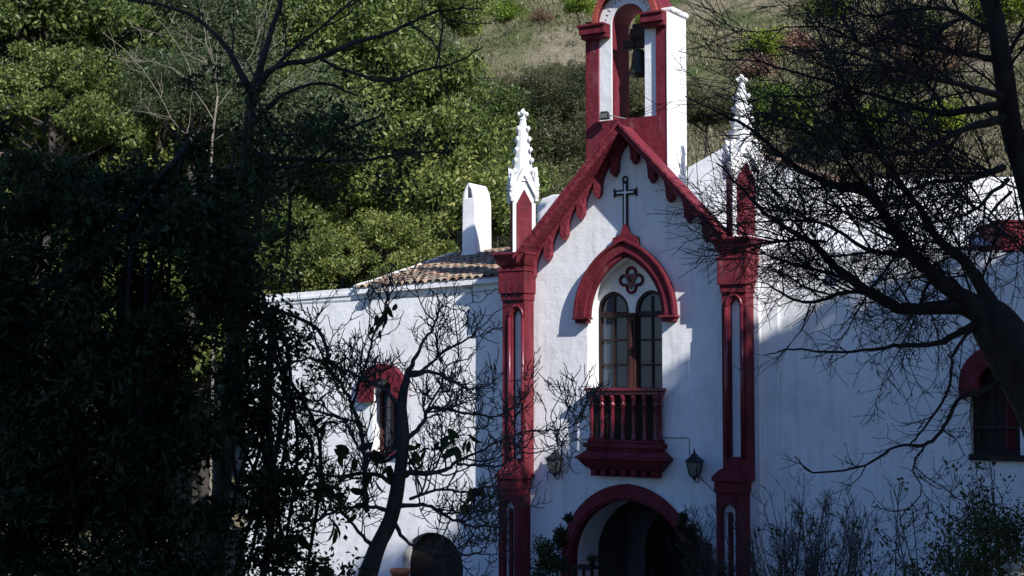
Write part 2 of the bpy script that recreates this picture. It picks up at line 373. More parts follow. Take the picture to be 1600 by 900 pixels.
# ================================================================== CHAPEL
def chapel():
    root = thing('chapel', 'white chapel with oxblood red gable, corner piers, balcony and bell arch', 'chapel')
    f = F
    # ---- front wall
    xl, xr = f.x(786), f.x(1186)
    zap = f.z(965, 205, 0); xap = f.x(968, 0)
    # door and window openings
    dx = .5 * (f.x(893) + f.x(1071)); dw = .5 * (f.x(1071) - f.x(893)); dzs = f.z(980, 880); dh = f.z(980, 782) - dzs
    wx0, wx1 = f.x(918), f.x(1035); wxc = .5 * (wx0 + wx1); ww = .5 * (wx1 - wx0); wzs = f.z(978, 492); wh = f.z(978, 403) - wzs; wz0 = f.z(978, 612)
    zeave = f.z(800, 418)
    slope = 1.05
    wall = [(xl, 0), (xr, 0), (xr, zap - slope * (xr - xap)), (xap, zap), (xl, zap - slope * (xap - xl))]
    MB().slab([wall, arch_hole(dx, .02, dzs, dw, dh), arch_hole(wxc, wz0, wzs, ww, wh)], 0, .55).build('front_wall', 'white', root)
    # ---- body behind
    b = MB(); b.box(xl, xl + .4, .56, 11, 0, f.z(800, 440)); b.box(xr - .4, xr, .56, 11, 0, f.z(800, 440)); b.box(xl, xr, 11, 11.4, 0, zap - 2.5)
    b.build('side_walls', 'white_rough', root)
    rf = MB(); ze = f.z(800, 440)
    L = MB().slab([[(xl - .1, ze - .05), (xap, zap - 1.5), (xr + .1, ze - .05), (xr + .1, ze - .3), (xap, zap - 1.75), (xl - .1, ze - .3)]], .56, 11.6).build('roof', 'white_rough', root)
    # porch behind the door
    p = MB(); x0, x1 = dx - dw - .35, dx + dw + .35; zt = dzs + dh + .35
    p.box(x0 - .2, x0, .56, 3.4, 0, zt); p.box(x1, x1 + .2, .56, 3.4, 0, zt); p.box(x0 - .2, x1 + .2, .56, 3.4, zt, zt + .2)
    p.box(x0, x1, 3.2, 3.4, 0, zt)
    p.build('porch', 'shade_plaster', root)
    jb = MB(); jb.slab([arch_band(dx, dzs, dw + .0, dh + .0, dw + .2, dh + .2, leg=dzs - .02)], .553, 1.15); jb.build('door_reveal', 'white_smooth', root)
    dd = MB(); dd.slab([arch_hole(dx + .1, 0, dzs - .1, dw * .95, dh * .95)], 3.1, 3.19)
    door = dd.build('door', 'dark_wood', root)
    pl = MB()
    for i in range(7): pl.box(dx - dw * .7 + i * .36, dx - dw * .7 + i * .36 + .3, 3.06, 3.1, .1, dzs)
    pl.build('door_plank', 'dark_wood', door)
    MB().box(x0, x1, .5, 3.3, 0, .03).build('porch_floor', 'terracotta', root)
    # door arch moulding: two stepped rings
    ex = .5 * (f.x(876, -.08) + f.x(1085, -.08)); ew = .5 * (f.x(1085, -.08) - f.x(876, -.08)); ezt = f.z(975, 756, -.08)
    a = MB(); a.slab([arch_band(ex, dzs, dw + .05, dh + .04, ew, ezt - dzs, leg=dzs - .01)], -.09, .0)
    a.slab([arch_band(ex, dzs, dw - .004, dh - .004, dw + .10, dh + .09, leg=dzs - .01)], -.05, .22)
    a.build('door_arch', 'red', root, bevel=.02)
    # ---- piers
    def pier(pxs, low, side):
        pr = MB(); y1 = -.38; y0 = -.55
        lx0, lx1 = f.x(low[0], y0), f.x(low[1], y0); ux0, ux1 = f.x(pxs[0], y1), f.x(pxs[1], y1)
        zl = f.z(low[0], low[2], y0); zu = f.z(pxs[0], pxs[2], y1)
        hx0, hx1 = f.x(low[3], y0), f.x(low[4], y0); hzs = f.z(low[3], low[5] + 12, y0)
        gx0, gx1 = f.x(pxs[3], y1), f.x(pxs[4], y1); gzs = f.z(pxs[3], pxs[5] + 12, y1); gz0 = f.z(pxs[3], pxs[6], y1)
        lc, lw = .5 * (hx0 + hx1), .5 * (hx1 - hx0); gc, gw = .5 * (gx0 + gx1), .5 * (gx1 - gx0)
        yb = .20
        # lower stage
        pr.slab([[(lx0, 0), (lx1, 0), (lx1, zl), (lx0, zl)], arch_hole(lc, .3, hzs, lw, lw * 1.3, 6)], y0, y0 + .16)
        pr.box(lx0 + .003, lx1 - .003, y0 + .17, yb, 0, zl - .003)
        # upper stage
        pr.slab([[(ux0, zl), (ux1, zl), (ux1, zu), (ux0, zu)], arch_hole(gc, gz0, gzs, gw, gw * 1.5, 6)], y1, y1 + .14)
        pr.box(ux0 + .003, ux1 - .003, y1 + .15, yb, zl, zu - .003)
        o = pr.build('pier', 'red', root, bevel=.012)
        q = MB(); q.box(lx0 + .05, lx1 - .05, y0 + .155, y0 + .169, .3, hzs + lw * 1.3 + .05); q.build('lower_panel', 'white_smooth', o)
        q = MB(); q.box(lc - lw * .28, lc + lw * .28, y0 + .06, y0 + .154, .3, hzs + .02); q.build('panel_bar', 'red', o, bevel=.02)
        q = MB(); q.box(ux0 + .05, ux1 - .05, y1 + .135, y1 + .149, gz0, gzs + gw * 1.5 + .04); q.build('upper_panel', 'white_smooth', o)
        for sx in (-1, 1):
            q = MB(); xx = gc + sx * (gw + .055)
            q.tube([(xx, y1 - .02, gz0 - .02), (xx, y1 - .02, gzs)], .04, 10)
            q.tube([(gc + sx * (gw + .055) * math.cos(t), y1 - .015, gzs + (gw + .055) * 1.5 * math.sin(t)) for t in np.linspace(0, math.pi / 2, 7)], .03, 8)
            q.build('colonnette', 'red_gloss', o)
        # ledge between the stages
        l = MB(); ex_ = .07
        l.box(lx0 - ex_, lx1 + ex_, y0 - ex_, yb, zl + .0, zl + .09); l.box(lx0 - ex_, lx1 + ex_, y0 - ex_, yb, zl + .093, zl + .24, tx=ex_ + .04, ty=ex_ + .12)
        l.box(lx0 - .03, lx1 + .03, y0 - .03, yb, zl - .22, zl - .003)
        l.build('ledge', 'red', o, bevel=.015)
        # capital
        c = MB(); zt = f.z(pxs[0], pxs[7], y1)
        h = zt - zu
        c.box(ux0 - .02, ux1 + .02, y1 - .05, yb, zu, zu + h * .14)
        c.box(ux0 - .05, ux1 + .05, y1 - .10, yb, zu + h * .143, zu + h * .60)
        c.box(ux0 - .07, ux1 + .07, y1 - .12, yb, zu + h * .603, zu + h * .66)
        c.box(ux0 - .02, ux1 + .02, y1 - .06, yb, zu + h * .66 + .003, zu + h * .72)
        v = len(c.v); c.box(ux0 - .04, ux1 + .04, y1 - .08, yb, zu + h * .723, zt - .06, tx=-.1, ty=-.12)
        c.box(ux0 - .16, ux1 + .16, y1 - .22, yb + .1, zt - .057, zt)
        c.build('capital', 'red', o, bevel=.015)
        return o, (ux0, ux1, zt)
    _, capL = pier((785, 820, 470, 800, 814, 484, 716, 396), (779, 808, 748, 786, 803, 784), -1)
    _, capR = pier((1128, 1167, 458, 1140, 1156, 468, 714, 372), (1117, 1153, 752, 1125, 1147, 790), 1)
    # ---- gable rakes with hanging cusps
    yf = -.60; ax, az = f(966, 193, yf)
    t = .13; wR = f.x(1128, yf) - ax; wL = ax - f.x(806, yf)
    for s, w in ((-1, wL), (1, wR)):
        g = MB()
        poly = [(ax, az), (ax + s * w, az - slope * w), (ax + s * w, az - slope * w - t * 1.4), (ax, az - t * 1.4)]
        g.slab([poly], yf, .0)
        poly2 = [(ax, az + .06), (ax + s * (w + .06), az - slope * (w + .06) + .06), (ax + s * (w + .06), az - slope * (w + .06) - .03), (ax, az - .03)]
        g.slab([poly2], yf - .05, yf - .003)
        g.build('rake_moulding', 'red_rough', root, bevel=.012)
        # cusps
        c = MB(); top = az - t * 1.4 + .03
        pts = [(ax, top), (ax + s * w, top - slope * w)]
        low = []; sp = .41; k = 0; x = w - .02
        while x > .06:
            zz = top - slope * x
            low += [(ax + s * x, zz - .08), (ax + s * x, zz - .33), (ax + s * (x - .09), zz - .43), (ax + s * (x - .17), zz - .30),
                    (ax + s * (x - .18), zz - .12), (ax + s * (x - .21), zz + .02), (ax + s * (x - .28), zz + .16)]
            x -= sp
        low = [p for p in low if (p[0] - ax) * s > .015]
        low.append((ax, top - .12))
        c.slab([pts + low], -.17, -.01)
        c.build('cusped_fringe', 'red_rough', root, bevel=.01)
    # ---- hood moulding of the big window
    hy = -.17
    hx0, hx1 = f.x(898, hy), f.x(1055, hy); hxc = .5 * (hx0 + hx1); hw = .5 * (hx1 - hx0); hzs = f.z(978, 494, hy); hh = f.z(978, 374, hy) - hzs
    h = MB()
    h.slab([arch_band(hxc, hzs, hw - .33, hh - .36, hw - .12, hh - .13)], hy + .06, 0)
    h.slab([arch_band(hxc, hzs, hw - .24, hh - .26, hw, hh)], hy, -.003)
    h.slab([arch_band(hxc, hzs, hw - .05, hh - .055, hw + .02, hh + .02)], hy - .05, hy - .003)
    for s in (-1, 1):
        c0 = hxc + s * (hw - .16)
        h.box(c0 - .2, c0 + .2, hy - .06, -.004, hzs - .05, hzs - .003); h.box(c0 - .15, c0 + .15, hy - .01, -.004, hzs - .13, hzs - .053)
    hood = h.build('hood_moulding', 'red', root, bevel=.015)
    fi = MB(); fz = hzs + hh
    fi.slab([[(hxc - .32, fz - .13), (hxc - .30, fz + .05), (hxc - .12, fz + .12), (hxc - .04, fz + .33), (hxc + .04, fz + .33), (hxc + .12, fz + .12), (hxc + .30, fz + .05), (hxc + .32, fz - .13), (hxc, fz - .03)]], -.1, -.005)
    fi.build('finial', 'red', hood, bevel=.015)
    # ---- cross
    cx_, cz1 = f(978, 284, 0); cz0 = f.z(978, 366); ca = f.z(978, 301)
    def cross(w, e, y0, y1, mat):
        c = MB(); ar = .25
        c.slab([[(cx_ - w, cz0), (cx_ + w, cz0), (cx_ + w, ca - w), (cx_ + ar + e, ca - w), (cx_ + ar + e, ca + w), (cx_ + w, ca + w), (cx_ + w, cz1 + e), (cx_ - w, cz1 + e), (cx_ - w, ca + w), (cx_ - ar - e, ca + w), (cx_ - ar - e, ca - w), (cx_ - w, ca - w)]], y0, y1)
        return c
    c = cross(.056, 0, -.05, -.002, None); c.tube([(cx_ + .06 * math.cos(a_), -.03, cz1 + .05 + .06 * math.sin(a_)) for a_ in np.linspace(0, 2 * math.pi, 11)], .02, 6)
    for sx in (-1, 1): c.tube([(cx_ + sx * .26, -.028, ca - .09), (cx_ + sx * .26, -.028, ca + .09)], .022, 6)
    cr = c.build('cross', 'dark_wood', root, bevel=.006)
    cross(.020, -.05, -.055, -.0505, None).build('cross_inlay', 'white_smooth', cr)
    # ---- tracery window
    ty = .36
    tx0, tx1 = wxc - ww - .03, wxc + ww + .03
    m0, m1 = f.x(980, ty), f.x(991, ty); mc = wxc
    lw_ = (ww - .09) / 2 - .02; zls = f.z(960, 486, ty); zlt = f.z(960, 455, ty)
    lc = [mc - .075 - lw_, mc + .075 + lw_]
    lh = zlt - zls
    win = MB().slab([[(tx0, wz0 - .05)] + arch(wxc, wzs, ww + .03, wh + .03) + [(tx1, wz0 - .05)], arch_hole(lc[0], wz0 - .02, zls, lw_, lh), arch_hole(lc[1], wz0 - .02, zls, lw_, lh)], ty, ty + .12).build('window', 'white_smooth', root)
    qx, qz = mc - .0, f.z(982, 438, ty)
    def quat(r, d, n=10):
        pts = []
        for k in range(4):
            a0 = math.pi / 2 * k
            cx2, cz2 = qx + d * math.cos(a0), qz + d * math.sin(a0)
            for i in range(n):
                aa = a0 - R(112) + R(224) * i / (n - 1); pts.append((cx2 + r * math.cos(aa), cz2 + r * math.sin(aa)))
        return pts
    q = quat(.105, .165); MB().tube([(a_, ty - .02, b_) for a_, b_ in q + [q[0]]], .033, 8).build('quatrefoil', 'red', win)
    q = MB(); q.slab([[(qx - .16, qz + .13), (qx, qz - .2), (qx + .16, qz + .13)], [(qx - .075, qz + .085), (qx, qz - .07), (qx + .075, qz + .085)]], ty - .06, ty - .002)
    q.box(qx - .08, qx + .08, ty - .012, ty - .003, qz - .07, qz + .09); q.build('triangle_emblem', 'red_gloss', win)
    for c0 in lc:
        fr = MB(); y0, y1 = ty + .03, ty + .10; z0 = wz0 - .02
        fr.slab([arch_hole(c0, z0, zls, lw_ - .004, lh - .004), arch_hole(c0, z0 + .10, zls, lw_ - .07, lh - .07)], y0, y1)
        fr.box(c0 - lw_ + .07, c0 + lw_ - .07, y0 - .03, y1 - .005, zls - .14, zls - .02)
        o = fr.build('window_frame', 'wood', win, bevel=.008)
        ba = MB(); ba.box(c0 - .018, c0 + .018, y0 + .01, y1 - .01, z0 + .1, zls + lh * .72)
        hh2 = zls - .14 - z0
        for k in (1, 2): ba.box(c0 - lw_ + .072, c0 + lw_ - .072, y0 + .012, y1 - .012, z0 + .05 + hh2 * k / 3 - .02, z0 + .05 + hh2 * k / 3 + .02)
        ba.build('glazing_bar', 'wood', win)
        MB().slab([arch_hole(c0, z0 + .01, zls, lw_ - .03, lh - .03)], ty + .085, ty + .095).build('pane', 'glass', win)
    mu = MB(); mu.box(mc - .10, mc + .10, ty - .06, ty - .002, wz0 - .02, zls - .12); mu.box(mc - .045, mc + .045, ty - .10, ty - .063, wz0 - .02, zls - .2); mu.box(mc - .13, mc + .13, ty - .09, ty - .0025, zls - .117, zls - .05)
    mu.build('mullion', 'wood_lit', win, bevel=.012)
    MB().box(tx0 - .02, tx1 + .02, ty + .5, ty + .52, wz0 - .3, wzs + wh).build('curtain', 'dark_wood', win)
    # ---- balcony
    by = -.32
    bx0, bx1 = f.x(919, by), f.x(1026, by); ztop = f.z(978, 606, by); zbot = f.z(978, 692, by); zc0 = f.z(978, 734, by - .12)
    zA, zB, zC = f.z(978, 715, by - .2), f.z(978, 733, by), f.z(978, 746, by)
    k = MB(); k.box(bx0 - .03, bx1 + .03, by - .02, -.004, zbot - .01, zbot + .06)
    k.box(bx0 - .09, bx1 + .09, by - .09, -.004, zbot - .11, zbot - .013); k.box(bx0 - .04, bx1 + .04, by - .04, -.004, zbot - .17, zbot - .113)
    k.box(bx0 - .20, bx1 + .20, by - .18, -.004, zA, zbot - .173, tx=.15, ty=.13); k.box(bx0 - .22, bx1 + .22, by - .2, -.004, zA - .06, zA - .003)
    k.box(bx0 - .04, bx1 + .04, by - .03, -.004, zB, zA - .063, tx=-.15, ty=-.14)
    bal = k.build('balcony', 'red', root, bevel=.02)
    r = MB(); r.box(bx0 - .07, bx1 + .07, by - .06, -.004, ztop - .07, ztop); r.box(bx0 - .03, bx1 + .03, by - .02, by + .12, ztop - .15, ztop - .073); r.box(bx1 - .09, bx1 + .03, by + .123, -.004, ztop - .15, ztop - .073); r.box(bx0 - .03, bx0 + .09, by + .123, -.004, ztop - .15, ztop - .073)
    r.build('rail', 'red_gloss', bal, bevel=.012)
    hb = ztop - .15 - zbot - .06; prof = [(.055, 0), (.06, .03), (.035, .06), (.05, .1), (.03, .14), (.038, .3), (.04, .5), (.034, .74), (.052, .77), (.052, .80), (.03, .83), (.04, .88), (.06, .95), (.06, 1)]
    bmesh0 = None; nb = 7
    spots = [(bx0 + .05 + (bx1 - bx0 - .1) * i / (nb - 1), by + .05) for i in range(nb)] + [(bx1 - .03, by + .2)]
    for x_, y_ in spots:
        if bmesh0 is None:
            bmesh0 = MB().lathe([(a_ * 1.12, b_ * hb) for a_, b_ in prof], n=12).build('baluster', 'red_gloss', bal); o = bmesh0
        else:
            o = bmesh0.copy(); COL.objects.link(o); o.parent = bal
        o.location = (x_, y_, zbot + .06)
    MB().box(bx0 + .0, bx1 - .0, by + .2, by + .22, zbot + .06, ztop - .16).build('back_panel', 'dark_wood', bal)
    cb = MB(); n_ = 7; cw = (bx1 - bx0 + .04) / n_
    for i in range(n_):
        xc = bx0 - .02 + cw * (i + .5); cb.box(xc - .062, xc + .062, by + .02, -.004, zC, zB - .003); cb.box(xc - .105, xc + .105, by + .03, -.004, zB - .045, zB - .004, tx=-.0)
    cb.build('corbel_fringe', 'red', bal, bevel=.01)
    # ---- belfry
    yb0, yb1 = .02, .90
    gx0, gx1 = f.x(915, yb0, 150), f.x(1043, yb0, 150); gc = .5 * (gx0 + gx1); gz = f.z(980, 33, yb0)
    hw1 = (f.x(1027, .1, 150) - f.x(937, .1, 150)) / 2; hw2 = (f.x(1009, .12, 150) - f.x(957, .12, 150)) / 2
    gcx = .5 * (f.x(937, .08, 150) + f.x(1027, .08, 150)); ow = (f.x(1033, -.05, 150) - f.x(929, -.05, 150)) / 2
    zsill = f.z(1000, 184, .1); zb = f.z(980, 300, yb0); zsh = f.z(1035, 17, yb0)
    bt = MB(); bt.slab([[(gx0, zb), (gx1, zb), (gx1, zsh)] + arch(gcx, gz + .1, ow - .05, ow - .05)[::-1] + [(gx0, zsh)], arch_hole(gcx, zsill, gz, hw1, hw1)], yb0, .08)
    bel = bt.build('belfry', 'red', root, bevel=.012)
    bb = MB(); bb.slab([[(gx0 + .003, zb), (gx1 - .02, zb), (gx1 - .02, zsh - .01)] + arch(gcx, gz + .1, ow - .06, ow - .06)[::-1] + [(gx0 + .003, zsh - .01)], arch_hole(gcx, zsill - .01, gz, hw2 + .002, hw2 + .002)], .125, yb1)
    bb.build('bell_arch_core', 'red', bel)
    ws = MB(); ws.slab([[(gx0 + .01, zb), (gx1 - .03, zb), (gx1 - .03, zsh - .02)] + arch(gcx, gz + .08, ow - .1, ow - .1)[::-1] + [(gx0 + .01, zsh - .02)], arch_hole(gcx, zsill, gz, hw2, hw2)], .083, .122)
    ws.build('white_surround', 'white_smooth', bel)
    sd = MB(); sd.box(gx1 - .018, gx1 + .012, .0, yb1 + .02, zb - .8, zsh - .02); sd.build('side_face', 'white_smooth', bel, bevel=.01)
    cp = MB(); cp.box(gx1 - .25, gx1 + .05, .2, yb1 + .1, zsh + .02, zsh + .12); cp.build('coping', 'white_rough', bel, bevel=.03)
    rg = MB(); rg.slab([arch_band(gcx, gz + .02, hw1 + .06, hw1 + .06, ow - .03, ow - .03)], -.07, yb0 - .003); rg.slab([arch_band(gcx, gz + .02, ow - .14, ow - .14, ow - .02, ow + .0)], -.12, -.073)
    rg.build('arch_ring', 'orange_edge', bel, bevel=.012)
    dm = MB()                                               # worn marks round the white arch band
    for i in range(15):
        a_ = math.pi * (i + 1) / 16; r0, r1 = hw2 + .05, hw1 - .06
        rm = (r0 + r1) / 2; cx3, cz3 = gcx - rm * math.cos(a_), gz + rm * math.sin(a_)
        u = (-math.cos(a_), math.sin(a_)); v_ = (math.sin(a_), math.cos(a_)); e = .02 + .012 * (i % 3)
        dm.slab([[(cx3 + u[0] * e + v_[0] * .008, cz3 + u[1] * e + v_[1] * .008), (cx3 - u[0] * e + v_[0] * .012, cz3 - u[1] * e + v_[1] * .012), (cx3 - u[0] * e - v_[0] * .008, cz3 - u[1] * e - v_[1] * .008), (cx3 + u[0] * e - v_[0] * .012, cz3 + u[1] * e - v_[1] * .012)]], .076, .0815)
    dm.build('worn_inscription', 'grey_metal', bel)
    for s, e0, e1 in ((-1, gx0, gcx - hw2 - .02), (1, gcx + hw2 + .02, gx1)):
        c = MB(); zc = f.z(930 if s < 0 else 1030, 62 if s < 0 else 42, yb0)
        c.box(e0 - (.0 if s > 0 else .03), e1 + (.0 if s < 0 else .0), -.13, .075, zc, zc + .08, tx=0); c.box(e0 - (.05 if s < 0 else .0), e1, -.2, .076, zc + .083, zc + .24)
        c.box(e0 - (.08 if s < 0 else 0), e1 + (.0), -.24, .076, zc + .243, zc + .30)
        c.build('cornice', 'red', bel, bevel=.012)
    # ---- pinnacles over the piers
    def pinnacle(pxc, pytip, pyb, pxw, yy, zbase):
        cx4 = f.x(pxc, yy, 300); zt = f.z(pxc, pytip, yy); z0 = zbase; zg = f.z(pxc, pyb, yy); w = pxw
        q = MB(); q.box(-w, w, -w, w, z0, zg - .0)
        rots = R(38)
        # steep gablet on each face
        for a_ in range(4):
            g = MB(); g.slab([[(-w * 1.25, zg - .32), (-w * .95, zg - .34), (0, zg + .12), (w * .95, zg - .34), (w * 1.25, zg - .32), (0, zg + .34)]], -w - .07, -w + .0)
            for x_, y_, z_ in [g.v[i] for i in range(len(g.v))]: pass
            ca_, sa_ = math.cos(a_ * math.pi / 2), math.sin(a_ * math.pi / 2)
            q.add([(x_ * ca_ - y_ * sa_, x_ * sa_ + y_ * ca_, z_) for x_, y_, z_ in g.v], g.f)
        # spire
        H = zt - zg
        q.lathe([(w * 1.25, zg), (w * .95, zg + H * .1), (w * .42, zg + H * .72), (w * .16, zg + H * .93)], n=8, rot=R(22.5), sm=False)
        # finial cross of buds
        q.lathe([(.03, zt - .30), (.085, zt - .24), (.05, zt - .19), (.03, zt - .15), (.075, zt - .08), (.04, zt - .03), (.02, zt)], n=8)
        for k in range(4): 
            a_ = k * math.pi / 2; q.lathe([(.01, -.05), (.05, 0), (.01, .05)], c=(.09 * math.cos(a_), .09 * math.sin(a_), zt - .12), n=6)
        # crockets up the spire
        for lv in range(5):
            zz = zg + H * (.14 + .145 * lv); rr = w * (1.0 - .145 * lv * .95)
            for k in range(4):
                a_ = k * math.pi / 2 + math.pi / 4
                q.lathe([(.008, -.06), (.045, -.015), (.05, .02), (.012, .06)], c=((rr + .04) * math.cos(a_), (rr + .04) * math.sin(a_), zz), n=6)
        # corner pinnacles
        for k in range(4):
            a_ = k * math.pi / 2 + math.pi / 4; cc = (w * 1.5 * math.cos(a_), w * 1.5 * math.sin(a_), zg - .45)
            q.lathe([(.05, 0), (.05, .3), (.075, .33), (.075, .37), (.045, .42), (.06, .5), (.03, .56), (.045, .62), (.01, .7)], c=cc, n=6)
            for j in range(3): q.lathe([(.01, -.04), (.04, 0), (.01, .04)], c=(cc[0] * 1.1, cc[1] * 1.1, cc[2] + .1 + .15 * j), n=5)
        o = q.build('pinnacle', 'white_rough', root, bevel=.008); o.location = (cx4, yy, 0); o.rotation_euler[2] = rots
        pn = MB()
        for a_ in range(4):
            g = MB(); g.slab([[(-w * .68, z0 + .05), (w * .68, z0 + .05), (w * .68, zg - .5), (0, zg - .18), (-w * .68, zg - .5)]], -w - .012, -w - .002)
            ca_, sa_ = math.cos(a_ * math.pi / 2), math.sin(a_ * math.pi / 2)
            pn.add([(x_ * ca_ - y_ * sa_, x_ * sa_ + y_ * ca_, z_) for x_, y_, z_ in g.v], g.f)
        pn.build('red_panel', 'red', o)
    pinnacle(817, 170, 285, .25, -.02, capL[2] + .0)
    pinnacle(1160, 116, 243, .27, -.02, capR[2] + .0)
    # whitewashed transept walls with tile coping behind
    tr = MB(); yy = 5.0
    x0, z1 = f(1075, 262, yy); x1, z2 = f(1135, 228, yy); x2, z3 = f(1310, 285, yy); 
    tr.slab([[(x0, 5), (x2 + .2, 5), (x2, z3), (x1, z2), (x0, z1)]], yy, yy + 5)
    tr.build('transept', 'white_rough', root)
    tc_ = MB(); n_ = 16
    for i in range(n_):
        a0 = i / n_; a1 = (i + .92) / n_; P0 = Vector((x1 + (x2 - x1) * a0, 0, z2 + (z3 - z2) * a0 + .06)); P1 = Vector((x1 + (x2 - x1) * a1, 0, z2 + (z3 - z2) * a1 + .04))
        tc_.t = random.random()
        tc_.tube([P0 + Vector((0, yy + .05, 0)), P1 + Vector((0, yy + .05, 0))], [.10, .08], 8)
    tc_.build('coping_tiles', 'tile', root)
    # rough white wall seen left of the gable
    lw = MB(); yy = 3.2
    pl_ = [f(a_, b_, yy) for a_, b_ in ((838, 400), (905, 400), (912, 262), (903, 266), (893, 285), (882, 303), (862, 304), (846, 310), (838, 322))]
    lw.slab([pl_], yy, yy + 1.5); lw.build('rear_parapet', 'white_rough', root, bevel=.04)
    # cables from the balcony to the lanterns
    for pts in ([(1032, 684), (1077, 684), (1078, 716)], [(918, 686), (880, 688), (879, 712)], [(1092, 742), (1100, 752), (1122, 772)]):
        MB().tube([(f(a_, b_)[0], -.015, f(a_, b_)[1]) for a_, b_ in pts], .008, 5).build('cable', 'grey_metal', root)
    return root, dict(gcx=gcx, gz=gz, zsill=zsill, hw2=hw2, gx1=gx1)
CH, G = chapel()

# bell hanging in the arch
def bell():
    bx_, bz = F(998, 78, .45)
    t = thing('bell', 'dark bronze bell hanging in the open red bell arch', 'bell', (bx_, .45, bz))
    s = 1.0
    MB().lathe([(.02, .02), (.10, 0), (.13, -.05), (.145, -.2), (.165, -.36), (.22, -.50), (.235, -.56), (.20, -.55), (.1, -.3), (.02, -.1)], n=24).build('bell_body', 'bronze', t)
    y = MB(); y.box(-.34, .34, -.09, .09, .04, .22); y.box(-.2, .2, -.1, .1, .223, .46, tx=.03); y.box(-.12, .12, -.08, .08, .463, .56)
    y.build('headstock', 'dark_wood', t, bevel=.02)
    MB().tube([(0, 0, -.2), (0, 0, -.6)], [.012, .03], 8).build('clapper', 'iron', t)
    MB().tube([(-.06, -.1, .3), (-.06, -.11, 0), (-.06, -.08, -.05)], .015, 6).build('strap', 'iron', t)
    MB().tube([(-.36, 0, .13), (.36, 0, .13)], .025, 8).build('axle', 'iron', t)
bell()

def floodlight(name, label, loc, rz, arm):
    t = thing(name, label, 'floodlight', loc, rz)
    b = MB(); b.box(-.11, .11, -.09, .03, -.07, .1, tx=.03, ty=.03); o = b.build('housing', 'iron', t, bevel=.01)
    MB().box(-.09, .09, -.094, -.088, -.05, .05).build('lens', 'lamp_glass', t)
    MB().tube(arm, .012, 6).build('bracket', 'grey_metal', t)
    return t
p = F(946, 182, -.1)
floodlight('floodlight', 'small black floodlight fixed at the foot of the bell arch', (p[0], -.12, p[1]), 0, [(0, 0, .02), (.1, .1, .02), (.55, .25, -.1)])

# lanterns
def lantern(px, py, label):
    x, z = F(px, py, -.22)
    t = thing('wall_lantern', label, 'lantern', (x, -.22, z), 0, 'lanterns beside the balcony')
    cg = MB(); 
    for k in range(4):
        a = R(45) + k * math.pi / 2
        cg.tube([(.175 * math.cos(a), .175 * math.sin(a), .08), (.10 * math.cos(a), .10 * math.sin(a), -.20)], .013, 6)
    for r_, z_ in ((.175, .08), (.10, -.20)):
        q = [(r_ * math.cos(R(45) + k * math.pi / 2), r_ * math.sin(R(45) + k * math.pi / 2), z_) for k in range(5)]
        for i in range(4): cg.tube([q[i], q[i + 1]], .013, 6)
    cg.build('cage', 'iron', t)
    MB().lathe([(.165, .07), (.092, -.19)], n=4, rot=R(45), sm=False).build('glass', 'lamp_glass', t)
    MB().lathe([(.205, .095), (.2, .11), (.12, .17), (.07, .2), (.075, .225), (.03, .25), (.03, .275), (.012, .30), (.022, .32), (.004, .35)], n=4, rot=R(45), sm=False).build('roof', 'iron', t)
    MB().lathe([(.01, -.30), (.03, -.27), (.05, -.235), (.1, -.205)], n=8).build('base', 'iron', t)
    MB().tube([(0, 0, -.25), (0, .05, -.33), (0, .14, -.34), (0, .20, -.26), (0, .2, -.1)], .012, 6).build('bracket', 'iron', t)
    for k in range(4):
        a = k * math.pi / 2; MB().tube([(.13 * math.cos(a), .13 * math.sin(a), .12), (.17 * math.cos(a), .17 * math.sin(a), .17), (.13 * math.cos(a), .13 * math.sin(a), .2)], .008, 5).build('scroll', 'iron', t) if k % 2 else None
    return t
lantern(867, 724, 'iron wall lantern left of the balcony, partly in sunlight')
lantern(1085, 728, 'iron wall lantern right of the balcony beside the right pier')

